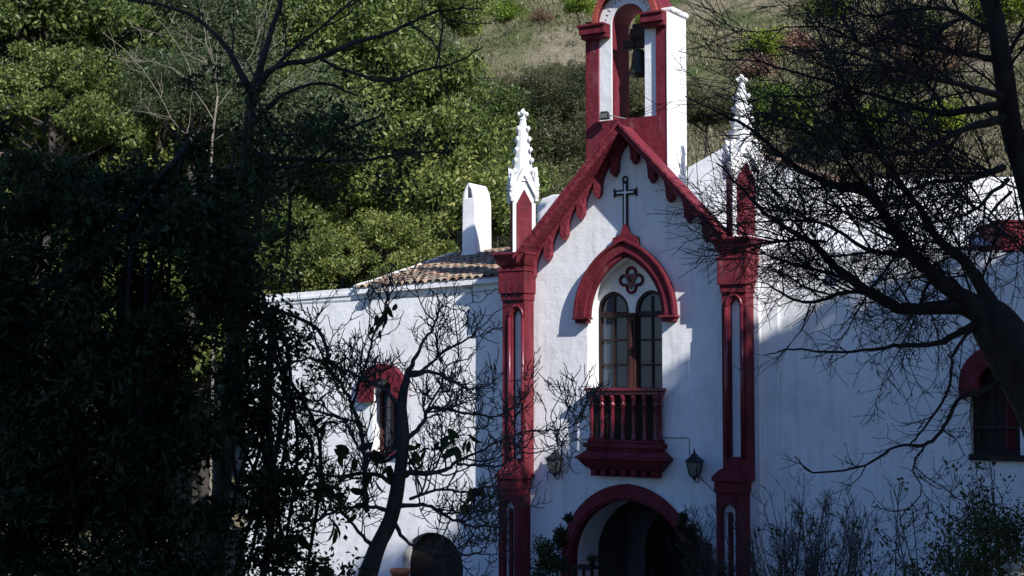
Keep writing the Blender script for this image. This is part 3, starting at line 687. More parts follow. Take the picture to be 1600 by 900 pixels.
# ================================================================== WINGS
def left_wing():
    ox, oy = F.x(790), .12
    rot = R(3)
    f = Frame(ox, oy, rot)
    t = thing('side_building', 'low white wing with tiled roof and round-headed window left of the chapel', 'building', (ox, oy, 0), rot)
    x0 = f.x(385); x1 = 0.35
    zr = f.z(780, 430); zl = f.z(400, 462); xr_ = f.x(780); kk = (zr - zl) / (xr_ - f.x(400))   # the old wall head sags to the left
    def sag(mb): mb.v = [(x, y, z + kk * (x - xr_)) for x, y, z in mb.v]; return mb
    # window opening
    wx0, wx1 = f.x(583), f.x(626); wc, ww = .5 * (wx0 + wx1), .5 * (wx1 - wx0); wz0 = f.z(600, 706); wzs = f.z(600, 622); 
    dx0, dx1 = f.x(630), f.x(724); dc, dw = .5 * (dx0 + dx1), .5 * (dx1 - dx0); dzs = f.z(676, 885); dh = f.z(676, 832) - dzs
    MB().slab([[(x0, 0), (x1, 0), (x1, zr), (x0, zr + kk * (x0 - xr_))], arch_hole(wc, wz0, wzs, ww, ww * 1.1), arch_hole(dc, .02, dzs, dw, dh)], 0, .45).build('front_wall', 'white', t)
    MB().box(x0, x0 + .4, .453, 6, 0, zl - .2).build('end_wall', 'white', t)
    MB().box(x0 + .41, x1, .46, 6, zl - .35, zl - .2).build('flat_roof', 'white_rough', t)
    # band under the eaves
    sag(MB().box(x0, f.x(775), -.035, -.003, zr - .18, zr - .125)).build('eaves_band', 'white_smooth', t)
    # hood
    hx0, hx1 = f.x(561, -.1), f.x(633, -.1); hc, hw = .5 * (hx0 + hx1), .5 * (hx1 - hx0); hzs = f.z(600, 606, -.1); hh = f.z(600, 568, -.1) - hzs
    MB().slab([arch_band(hc, hzs, hw - .36, hh - .34, hw, hh, leg=.33)], -.16, -.003).build('hood_moulding', 'red', t, bevel=.012)
    fr = MB(); fy = .28
    fr.slab([arch_hole(wc, wz0 + .02, wzs, ww - .003, ww * 1.1), arch_hole(wc, wz0 + .1, wzs, ww - .07, ww)], fy, fy + .08); fr.box(wc - .03, wc + .03, fy, fy + .07, wz0 + .1, wzs + .25)
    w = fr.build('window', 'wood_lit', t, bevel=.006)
    q = MB()
    for k in range(1, 4): q.box(wc - ww + .07, wc + ww - .07, fy + .01, fy + .05, wz0 + .1 + k * .3, wz0 + .12 + k * .3)
    q.build('glazing_bar', 'wood', w)
    MB().slab([arch_hole(wc, wz0 + .05, wzs, ww - .03, ww)], fy + .085, fy + .095).build('pane', 'glass', w)
    MB().box(wc - ww - .12, wc + ww + .12, -.11, .2, wz0 - .09, wz0 - .0).build('sill', 'red', t, bevel=.01)
    # doorway: dark wooden leaf set deep
    MB().slab([arch_hole(dc, 0, dzs, dw - .005, dh - .005)], .33, .39).build('door', 'dark_wood', t)
    # tile roof (lean-to rising backwards)
    ex0 = f.x(556, -.1); ex1 = f.x(778, -.1) + .1; dep = 4.7; sl = math.tan(R(14)); ze = zr - .07
    rf = MB().slab([[(0, -.0), (dep, dep * sl), (dep, dep * sl - .1), (0, -.1)]], ex0, ex1)
    rf.v = [(y, x - .12, z + ze) for x, y, z in rf.v]; ro = sag(rf).build('roof', 'white_rough', t)
    tl = MB(); sp = .205; rows = 13; step = dep / rows
    ncol = int((ex1 - ex0) / sp)
    for c in range(ncol + 1):
        xc = ex0 + sp * c + random.uniform(-.012, .012)
        for r_ in range(rows):
            y0 = r_ * step - .15 + random.uniform(-.02, .02); y1 = y0 + step * 1.22; z0 = (y0 + .12) * sl + ze + .03 + random.uniform(0, .012); z1 = (y1 + .12) * sl + ze + .01
            tl.t = random.random(); n = 6; vs = []
            for yy, zz, rr in ((y0, z0, .095), (y1, z1, .072)):
                for k in range(n + 1):
                    a = math.pi * k / n; vs.append((xc - rr * math.cos(a), yy, zz + rr * .85 * math.sin(a)))
            for yy, zz, rr in ((y0, z0, .08),):
                for k in range(n + 1):
                    a = math.pi * k / n; vs.append((xc - rr * math.cos(a), yy, zz + rr * .85 * math.sin(a) - .006))
            fs = [(k, k + 1, n + 1 + k + 1, n + 1 + k)[::-1] for k in range(n)] + [(k, k + 1, 2 * n + 2 + k + 1, 2 * n + 2 + k) for k in range(n)]
            tl.add(vs, fs, True)
    sag(tl).build('clay_tiles', 'tile', ro)
    # whitewashed mortar along the left verge and ridge
    vg = MB(); vg.tube([(ex0 - .02, -.15 + k * .3, ze + .05 + k * .3 * sl + .02 * random.random()) for k in range(16)], .045, 8); sag(vg).build('verge', 'white_rough', ro)
    # chimney
    ch = MB(); cy = 3.75; cx0, cx1 = f.x(721, cy), f.x(742, cy); zc = f.z(730, 285, cy); z0 = ze + .85; dpt = .85
    hwid = cx1 - cx0
    prof = [(0, z0), (hwid, z0), (hwid - .015, zc - .45), (hwid - .06, zc - .2), (hwid * .62, zc - .03), (hwid * .5, zc), (hwid * .36, zc - .04), (.04, zc - .25), (.012, zc - .45)]
    hole = [(hwid * .3, zc - .40), (hwid * .72, zc - .40), (hwid * .62, zc - .17), (hwid * .5, zc - .09), (hwid * .4, zc - .17)]
    ch.slab([[(a_, b_) for a_, b_ in prof], hole], cy, cy + dpt); ch.v = [(x + cx0, y, z) for x, y, z in ch.v]
    ch.box(cx0 - .07, cx1 + .07, cy - .07, cy + dpt + .07, z0 - .3, z0 + .12, tx=.06, ty=.05)
    ch.build('chimney', 'white_smooth', t, bevel=.05)
    cb = MB(); cb.tube([(f(a_, b_)[0], -.02, f(a_, b_)[1]) for a_, b_ in ((440, 475), (560, 468), (640, 463), (720, 459), (780, 452))], .007, 5)
    cb.tube([(f(a_, b_)[0], -.03 - .1 * (i % 2), f(a_, b_)[1]) for i, (a_, b_) in enumerate(((712, 436), (716, 448), (738, 450)))], .012, 5); cb.build('cable', 'grey_metal', t)
    p = f(590, 447, -.2)
    w_ = f.o + f.e * p[0] + f.n * -.25
    floodlight('eaves_floodlight', 'grey floodlight under the eaves of the left wing', (w_[0], w_[1], p[1]), rot, [(0, 0, 0), (0, .14, .05), (0, .24, .06)])
    # pot by the door
    p = f(625, 896, -.5); w_ = f.o + f.e * p[0] + f.n * -.5
    t2 = thing('flower_pot', 'terracotta pot standing beside the dark doorway of the left wing', 'pot', (w_[0], w_[1], 0))
    zt = p[1] + .1
    MB().box(-.25, .25, -.25, .25, 0, zt - .55).build('plinth', 'white_rough', t2, bevel=.02)
    MB().lathe([(.13, zt - .548), (.2, zt - .1), (.23, zt - .09), (.23, zt), (.19, zt), (.18, zt - .08)], n=20).build('pot_body', 'terracotta', t2)
left_wing()

def right_wing():
    f = F; yw = .15
    t = thing('side_building', 'long white flat-topped wing with dark arched window right of the chapel', 'building', (0, yw, 0))
    x0 = f.x(1186, yw); x1 = x0 + 11
    zl = f.z(1200, 388, yw); zr = f.z(1590, 391, yw)
    k = (zr - zl) / (f.x(1590, yw) - f.x(1200, yw))
    wx0, wx1 = f.x(1515, yw), f.x(1592, yw); wc, ww = .5 * (wx0 + wx1), .5 * (wx1 - wx0); wz0 = f.z(1550, 712, yw); wzs = f.z(1550, 598, yw); wh = f.z(1550, 566, yw) - wzs
    MB().slab([[(x0, 0), (x1, 0), (x1, zl + k * (x1 - x0)), (x0, zl)], arch_hole(wc, wz0, wzs, ww, wh)], 0, .45).build('front_wall', 'white', t)
    MB().box(x0, f.x(1219, yw), -.05, -.003, 0, zl - .3).build('pilaster_strip', 'white', t, bevel=.02)
    ob = MB().box(x0, x1, .46, 6, zr - .7, zr - .5).build('flat_roof', 'white_rough', t)
    hx0, hx1 = f.x(1498, yw - .15), f.x(1602, yw - .15); hc, hw = .5 * (hx0 + hx1), .5 * (hx1 - hx0); hzs = f.z(1550, 600, yw - .15); hh = f.z(1550, 540, yw - .15) - hzs
    MB().slab([arch_band(hc, hzs, hw - .36, hh - .36, hw, hh, leg=.22)], -.18, -.003).build('hood_moulding', 'red', t, bevel=.012)
    w = MB().slab([arch_hole(wc, wz0 + .02, wzs, ww - .003, wh), arch_hole(wc, wz0 + .1, wzs, ww - .07, wh - .06)], .2, .28).build('window', 'dark_wood', t)
    q = MB(); 
    for i in range(4): q.box(wc - ww + .1 + i * .26, wc - ww + .12 + i * .26, .12, .14, wz0, wzs + wh * .6)
    q.box(wc - ww, wc + ww, .115, .145, wz0 + .5, wz0 + .53); q.build('window_grille', 'iron', w)
    MB().slab([arch_hole(wc, wz0 + .05, wzs, ww - .03, wh - .03)], .283, .295).build('shutter', 'dark_wood', w)
    MB().box(wc - ww - .02, wc + ww + .1, -.1, .2, wz0 - .09, wz0 + .025).build('sill', 'dark_wood', t, bevel=.01)
    # roof terrace: sunlit sloping roof face set back
    xs = f.x(1415, yw + 1)
    r = MB(); r.add([(x0, .5, zl - .1), (x1, .5, zl - .1), (x1, 3.0, zl + .75), (x0, 3.0, zl + .75), (x0, 3.0, zl - .1), (x1, 3.0, zl - .1)], [(0, 1, 2, 3), (0, 3, 4), (1, 5, 2), (3, 2, 5, 4)])
    r.build('lean_to_roof', 'white_rough', t)
    # floodlight on the wall
    p = f(1338, 402, yw - .2)
    floodlight('wing_floodlight', 'dark box floodlight on the top edge of the right wing', (p[0], yw - .2, p[1]), 0, [(0, 0, 0), (0, .15, .02), (0, .2, .02)])
right_wing()

def rear_house():
    c = at(1440, 330, 42); rot = R(28)
    t = thing('rear_house', 'bright white rendered house block behind the right wing roof', 'house', (c[0], c[1], 0), rot)
    zt = at(1440, 288, 42)[2]; z1 = at(1440, 318, 42)[2]
    b = MB(); b.box(-1.6, 3.2, -1.5, 3.5, 0, zt); b.box(-3.8, -1.603, -1.3, 3.5, 0, z1); b.box(-5.5, -3.803, -1.1, 3.5, 0, z1 - .5)
    b.build('walls', 'white_rough', t, bevel=.06)
    tl = MB()
    for i in range(16):
        tl.t = random.random(); x = -5.5 + .24 * i
        z = z1 + .03 if x > -3.7 else z1 - .47
        if x < -1.7: tl.tube([(x, -1.45, z), (x + .22, -1.45, z - .01)], [.1, .085], 8)
    tl.build('coping_tiles', 'tile', t)
    # pinkish red block at the right edge
    q_ = F(1602, 368, 1.1); c = (q_[0], 1.1); rot = R(34)
    t = thing('red_parapet', 'sunlit pinkish red masonry block rising over the right wing roof', 'parapet', (c[0], c[1], 0), rot)
    z = F(1597, 348, .6)[1]
    b = MB(); b.box(-.62, .9, -.5, .8, 4, z); b.build('block', 'red', t, bevel=.03)
    MB().box(-.66, .94, -.54, .84, z + .003, z + .05).build('cap', 'red', t, bevel=.015)
rear_house()

# ================================================================== TREES
def walk(p, d, L, r0, r1, steps, wob, bias):
    p = np.array(p, float); d = np.array(d, float); d /= np.linalg.norm(d); pts = [p.copy()]; rad = [r0]
    for i in range(steps):
        d = d + RNG.normal(size=3) * wob + bias * (1.0 / steps); d /= np.linalg.norm(d)
        p = p + d * L / steps; pts.append(p.copy()); rad.append(r0 + (r1 - r0) * (i + 1) / steps)
    return pts, rad
def child_dir(tan, ang, side=None):
    tan = tan / np.linalg.norm(tan); q = RNG.normal(size=3)
    if side is not None: q = q + side
    q = q - tan * np.dot(q, tan); q /= np.linalg.norm(q) + 1e-9
    return tan * math.cos(ang) + q * math.sin(ang)
def twigs(mb, pts, rad, level, dens, L, wob, bias, ang=(25, 60), rmin=.0018, tips=None, start=.1, shrink=.55, side=None, mult=1.5):
    pts = np.array(pts); seg = np.linalg.norm(np.diff(pts, axis=0), axis=1); tot = seg.sum()
    n = max(1, int(RNG.poisson(dens * tot)))
    cum = np.concatenate([[0], np.cumsum(seg)])
    for _ in range(n):
        s = RNG.uniform(start, 1) * tot; i = min(np.searchsorted(cum, s) - 1, len(seg) - 1); i = max(i, 0)
        u = (s - cum[i]) / (seg[i] + 1e-9); p = pts[i] * (1 - u) + pts[i + 1] * u; r = rad[i] * (1 - u) + rad[min(i + 1, len(rad) - 1)] * u
        l = L * RNG.uniform(.45, 1.25) * (1 - .35 * s / tot)
        r0 = max(min(r * .7, l * .012 + .0015), rmin); d = child_dir(pts[i + 1] - pts[i], R(RNG.uniform(*ang)), side)
        st = max(3, int(5 + level)); P, Rr = walk(p, d, l, r0, max(r0 * .35, rmin * .7), st, wob, bias)
        mb.tube(P, Rr, 4 if r0 < .006 else 6, cap=False)
        if tips is not None: tips.append(np.array(P[-1]))
        if level > 1: twigs(mb, P, Rr, level - 1, dens * mult, L * shrink, wob, bias, ang, rmin, tips, .15, shrink, side, mult)

def limb(mb, spec, D, jit=.25, kink=.004):
    """spec: list of (px, py, thickness px [, extra distance]); returns world points and radii"""
    P = []
    for i, s in enumerate(spec):
        dd = D + (s[3] if len(s) > 3 else 0); P.append([*at(s[0], s[1], dd), s[2] / 2 / FPX * dd])
    C = catmull(P, 5); C[:, 3] = np.maximum(C[:, 3], .003)
    C[1:-1, :3] += RNG.normal(size=(len(C) - 2, 3)) * kink
    mb.tube(C[:, :3], C[:, 3] * (1 + RNG.normal(size=len(C)) * .05), 8 if C[:, 3].max() > .015 else 6)
    return C[:, :3], C[:, 3]

def right_tree():
    D = 12.0; base = at(1690, 1000, D); gz = float(terrain(base[0], base[1]))
    t = thing('bare_tree', 'large dark bare tree spreading leafless branches over the right wing', 'tree', (base[0], base[1], gz))
    inv = Matrix.Translation(-Vector((base[0], base[1], gz)))
    tr = MB()
    root_pt = [base[0], base[1], gz - .1]
    # trunk: world points
    spec = [(1690, 1000, 110), (1672, 800, 95), (1640, 660, 88), (1590, 565, 84), (1548, 500, 70)]
    P = [[*root_pt, .32]] + [[*at(a, b, D), c / 2 / FPX * D] for a, b, c in spec]
    P += [[*at(1528, 488, D), .10], [*at(1500, 481, D), .05]]; C = catmull(P, 6); tr.tube(C[:, :3], C[:, 3], 12)
    P = [[*at(1640, 660, D), .2], [*at(1632, 520, D + .2), .12], [*at(1620, 380, D + .3), .075], [*at(1600, 285, D + .3), .07], [*at(1580, 200, D + .2), .085], [*at(1568, 110, D), .08], [*at(1552, 20, D - .1), .07], [*at(1520, -80, D - .2), .1], [*at(1500, -200, D - .3), .06]]
    C2 = catmull(P, 6); tr.tube(C2[:, :3], C2[:, 3], 12)
    limbs = [
        [(1560, 510, 44), (1504, 481, 30), (1420, 483, 22), (1384, 471, 21), (1336, 441, 17), (1300, 411, 14), (1270, 381, 11), (1240, 363, 9, -.3), (1195, 333, 7, -.5), (1165, 300, 5, -.7), (1120, 255, 3, -.9)],
        [(1540, 490, 44), (1495, 459, 34), (1456, 426, 27), (1420, 393, 22), (1399, 363, 20, .1), (1381, 336, 18, .2), (1355, 300, 22, .2), (1300, 288, 14, .2), (1250, 265, 11, .1), (1215, 240, 9), (1170, 200, 6, -.1), (1120, 175, 4, -.2), (1070, 150, 2, -.3)],
        [(1550, 480, 36), (1525, 432, 22), (1507, 408, 20), (1480, 387, 18, .3), (1453, 357, 15, .4), (1438, 327, 13, .5), (1405, 285, 12, .6), (1370, 235, 10, .7), (1330, 160, 8, .8), (1300, 90, 5, .9), (1260, 20, 3, 1)],
        [(1548, 492, 30), (1525, 506, 20), (1495, 522, 15), (1459, 537, 12), (1405, 540, 9), (1360, 546, 7), (1300, 550, 5), (1240, 546, 4), (1195, 555, 2)],
        [(1600, 530, 30), (1578, 567, 20), (1560, 598, 14), (1533, 611, 11), (1498, 624, 9), (1489, 638, 9), (1471, 673, 8), (1444, 695, 8), (1400, 698, 6), (1351, 727, 5), (1271, 738, 4), (1242, 713, 2)],
        [(1530, 500, 10), (1511, 522, 8), (1489, 558, 7), (1480, 615, 6), (1444, 669, 5), (1422, 695, 4)],
        [(1444, 697, 5), (1427, 731, 4), (1440, 767, 3), (1409, 798, 3), (1360, 791, 2)],
        [(1385, 472, 10), (1330, 455, 8), (1280, 470, 7), (1240, 468, 6), (1190, 440, 3), (1150, 452, 2)],
        [(1336, 441, 8), (1290, 425, 7), (1235, 412, 6), (1195, 398, 4), (1150, 395, 3), (1095, 400, 2), (1060, 390, 1.5)],
        [(1420, 396, 14, .1), (1385, 395, 11), (1350, 388, 9), (1300, 355, 7), (1255, 345, 6), (1200, 345, 4), (1140, 350, 3), (1080, 335, 2), (1010, 335, 1.5)],
        [(1290, 378, 7), (1240, 375, 6), (1190, 380, 5), (1130, 392, 4), (1090, 388, 2)],
        [(1567, 262, 26, .2), (1542, 271, 20), (1511, 280, 16), (1462, 284, 14), (1429, 295, 11), (1390, 320, 8), (1350, 322, 6), (1290, 318, 5), (1230, 290, 3), (1170, 285, 2)],
        [(1562, 165, 30), (1480, 177, 22), (1420, 165, 17), (1370, 150, 13), (1310, 132, 10), (1240, 112, 8), (1180, 96, 6), (1120, 92, 4), (1060, 80, 2)],
        [(1560, 95, 24), (1500, 82, 15), (1430, 72, 12), (1385, 60, 11), (1350, 70, 9), (1300, 45, 7), (1240, 42, 5), (1180, 50, 4), (1110, 30, 2)],
        [(1552, 50, 20, .3), (1480, 15, 12, .4), (1420, 15, 10, .4), (1360, 25, 8, .4), (1310, 5, 6, .5), (1240, -20, 4, .5)],
        [(1568, 185, 30, -.2), (1500, 205, 20, -.4), (1440, 235, 16, -.5), (1380, 240, 12, -.6), (1310, 225, 9, -.7), (1250, 190, 7, -.8), (1190, 175, 5, -.9), (1130, 140, 3, -1), (1090, 130, 2, -1)],
        [(1565, 150, 26, -.4), (1490, 130, 16, -.8), (1430, 115, 12, -1), (1380, 100, 10, -1), (1340, 85, 8, -1.1), (1290, 80, 6, -1.2), (1230, 75, 4, -1.2), (1160, 55, 3, -1.2), (1080, 20, 1.5, -1.2)],
        [(1575, 280, 16, -.5), (1520, 330, 10, -.8), (1490, 340, 8, -.9), (1440, 352, 6, -1), (1390, 350, 4, -1)],
        [(1580, 300, 12, -.5), (1545, 340, 9, -.7), (1580, 375, 7, -.8), (1600, 395, 6, -.9), (1640, 430, 4, -1)],
        [(1460, 430, 12, .3), (1440, 470, 8), (1500, 430, 6), (1560, 470, 5)],
        [(1512, 280, 9), (1480, 320, 5), (1455, 350, 4), (1420, 370, 3)], [(1512, 280, 9), (1512, 330, 5), (1508, 380, 4), (1515, 430, 2)], [(1512, 282, 9), (1545, 330, 6), (1590, 370, 5), (1640, 400, 4)],
        [(1355, 300, 12, .2), (1330, 262, 9), (1300, 210, 7, -.2), (1262, 165, 5, -.3), (1225, 130, 4, -.4), (1170, 118, 3, -.4), (1110, 60, 2)],
        [(1380, 336, 12, .2), (1350, 345, 8, .4), (1310, 330, 6, .5), (1250, 330, 4, .6), (1200, 320, 3, .6)],
        [(1270, 380, 8), (1235, 340, 6, -.2), (1205, 310, 5, -.3), (1170, 280, 3, -.4), (1135, 225, 2, -.5)],
        [(1562, 110, 20, .5), (1590, 60, 14, .5), (1640, 10, 10, .5)],
        [(1480, 178, 14), (1455, 140, 9, .3), (1400, 95, 7, .5), (1370, 40, 5, .6), (1340, -20, 4, .7)],
        [(1310, 134, 8), (1270, 150, 6, .2), (1210, 150, 4, .3), (1160, 160, 3, .4), (1120, 150, 2, .5), (1075, 170, 1.5, .5)],
    ]
    tips = []
    LB = []
    for i, sp in enumerate(limbs):
        k_ = .85 if i < 3 else .75 if i < 11 else .5
        LB.append(limb(tr, [(q[0], q[1], q[2] * k_, *q[3:]) for q in sp], D, kink=.004))
    tw = MB(); left = -RIGHT * .5
    for i, (C, r_) in enumerate(LB):
        low = i in (3, 4, 5, 6)
        L_ = .5 if low else .85
        n0 = len(C); C = C[2:int(n0 * .93)]; r_ = r_[2:int(n0 * .93)]
        k_ = max(2, int(len(C) * .62))                      # denser near the stem, sparse towards the tips
        twigs(tw, C[:k_], r_[:k_], 3, 9.0 if low else 11.5, L_, .16 if low else .10, np.array([0, 0, .25 if low else .05]) + left * (.2 if low else .1), ang=(25, 75), rmin=.0030, tips=tips, shrink=.6, mult=(1.3 if low else 1.0), side=(None if low else UP * .2), start=0)
        twigs(tw, C[k_:], r_[k_:], 2 if i not in (7, 8, 9, 10) else 1, 7.5 if low else 9.5, L_ * .75, .16 if low else .13, np.array([0, 0, .25 if low else .12]) + left * (.2 if low else .6), ang=(20, 60), rmin=.0030, tips=tips, shrink=.6, mult=(1.3 if low else .85), side=(None if low else UP * .2))
    twigs(tw, C2[8:, :3], C2[8:, 3], 3, 7.0, 1.0, .12, left * .5, rmin=.0030, shrink=.6, mult=1.0, start=0)
    for mb, nm in ((tr, 'trunk_and_limbs'), (tw, 'twigs')):
        o = mb.build(nm, 'bark', t); o.matrix_parent_inverse = Matrix.Identity(4)
        o.data.transform(inv)
    # a few clinging dry leaves and seed clusters on the twigs
    tips = np.array(tips); pick = tips[RNG.choice(len(tips), min(len(tips), 900), replace=False)] - np.array([base[0], base[1], gz])
    q = (pick[:, None, :] + RNG.normal(size=(len(pick), 2, 3)) * .01).reshape(-1, 3)
    foliage('dry_buds', q, .022, 'leaf_dark', t, aspect=.5)
right_tree()

def knobby(mb, P, rad):
    mb.tube(P, rad, 6)

def fig_tree():
    D = 9.5; TS = .72; base = at(575, 960, D); gz = float(terrain(base[0], base[1]))
    t = thing('young_bare_tree', 'small dark bare tree with curling twigs in front of the left wing', 'tree', (base[0], base[1], gz))
    inv = Matrix.Translation(-Vector((base[0], base[1], gz))); tr = MB(); tw = MB()
    P = [[base[0] - .1, base[1] - .1, gz - .1, .09]] + [[*at(a, b, D), c / 2 / FPX * D] for a, b, c in [(565, 960, 36), (584, 870, 27), (610, 812, 24), (623, 750, 21), (631, 683, 18), (628, 630, 15), (637, 583, 10)]]
    C = catmull(P, 5); tr.tube(C[:, :3], C[:, 3] * (1 + RNG.normal(size=len(C)) * .04), 10)
    limbs = [
        [(637, 585, 13), (654, 548, 8), (677, 510, 6), (690, 480, 4), (712, 484, 2)],
        [(637, 583, 12), (660, 579, 9), (689, 553, 6), (723, 533, 5), (758, 507, 3), (772, 490, 2)],
        [(640, 586, 12), (677, 582, 8), (703, 594, 7), (738, 608, 5), (775, 594, 3), (790, 575, 2)],
        [(632, 690, 12), (660, 660, 10, .1), (672, 638, 9, .1), (700, 640, 8, .2), (740, 648, 6, .3), (775, 650, 4, .3), (800, 640, 2, .3)],
        [(630, 740, 14), (690, 737, 10), (713, 723, 8), (750, 705, 6), (783, 688, 5), (823, 674, 4), (860, 673, 4), (891, 669, 3), (912, 642, 2.5), (914, 628, 2)],
        [(713, 725, 7), (745, 728, 6), (781, 728, 5), (809, 710, 4), (854, 704, 3), (872, 690, 2), (860, 650, 1.5)],
        [(626, 790, 12, -.2), (667, 790, 8, -.2), (700, 807, 7, -.2), (743, 823, 6, -.2), (777, 822, 4, -.2), (790, 840, 3), (796, 800, 2)],
        [(612, 810, 12), (640, 850, 7), (690, 865, 6), (740, 865, 5), (760, 850, 4), (770, 815, 2)],
        [(628, 640, 14), (600, 608, 9), (560, 590, 8), (520, 570, 7), (480, 560, 6), (440, 575, 5), (400, 590, 4)],
        [(575, 800, 14, .3), (570, 767, 12, .3), (570, 717, 11, .3), (563, 673, 10, .3), (550, 633, 9, .3), (533, 600, 8, .3), (505, 560, 6, .3), (490, 520, 4, .3), (480, 480, 3, .3)],
        [(550, 633, 7, .3), (575, 560, 6, .2), (585, 520, 5, .2), (600, 490, 4, .1), (612, 455, 2, .1)],
        [(560, 660, 7, .3), (520, 650, 6), (480, 640, 5), (440, 650, 4), (410, 640, 3)],
        [(623, 760, 12), (580, 740, 9), (530, 745, 7), (490, 740, 6), (450, 750, 5), (410, 770, 4)],
        [(615, 800, 12), (570, 790, 8), (520, 800, 7), (470, 830, 6), (430, 860, 5)],
        [(629, 700, 10), (600, 720, 8), (560, 700, 6), (540, 660, 5), (510, 640, 4), (470, 600, 3)],
        [(590, 860, 12), (560, 830, 8), (520, 780, 6), (500, 740, 5), (470, 700, 4), (460, 660, 3)],
        [(668, 640, 6, .1), (690, 600, 5), (700, 570, 4), (730, 560, 3), (750, 540, 2)],
        [(640, 780, 8, -.1), (690, 765, 6), (730, 770, 5), (765, 760, 4), (785, 775, 3)],
    ]
    tips = []
    for sp in limbs:
        C, r_ = limb(tr, [(q[0], q[1], q[2] * .66, *q[3:]) for q in sp], D, kink=.004)
        twigs(tw, C, r_, 3, 13, .42, .2, np.array([0, 0, .8]), ang=(30, 80), mult=1.1, rmin=.0032, tips=tips, shrink=.55)
    for mb, nm in ((tr, 'trunk_and_limbs'), (tw, 'twigs')):
        o = mb.build(nm, 'bark_young', t); o.data.transform(inv)
    # a few big leaves still hanging, low on the tree
    spots = [(478, 690, .16), (500, 660, .15), (515, 668, .13), (560, 655, .12), (525, 700, .14), (700, 675, .12), (712, 690, .14), (725, 680, .12), (690, 690, .1), (612, 480, .1), (598, 490, .12), (590, 510, .1), (735, 770, .11), (720, 780, .1), (745, 765, .1), (655, 710, .1), (665, 700, .1), (640, 725, .12), (560, 720, .14), (450, 700, .15), (470, 740, .16), (500, 760, .16), (540, 770, .14), (430, 760, .17), (520, 820, .15), (480, 800, .16), (450, 840, .16), (590, 700, .12), (660, 700, .1), (605, 720, .12), (585, 745, .13), (500, 880, .15), (560, 800, .12)]
    V = []; Q = []; T = []; n = 0
    P_ = []; Ds = []; Ls = []
    for a, b, l in spots:
        for k in range(3):
            p = at(a + random.uniform(-9, 9), b + random.uniform(-9, 9), D - .2 + random.uniform(-.2, .2)) - np.array([base[0], base[1], gz]); P_.append(p); Ds.append(RNG.normal(size=3) * .5 + np.array([0, 0, -.7])); Ls.append(l * random.uniform(.7, 1.05))
    P_ = np.array(P_); Ds = np.array(Ds); Ls = np.array(Ls); big_leaves('hanging_leaves', P_, Ds, Ls, Ls * .42, 'leaf_big', t)
fig_tree()

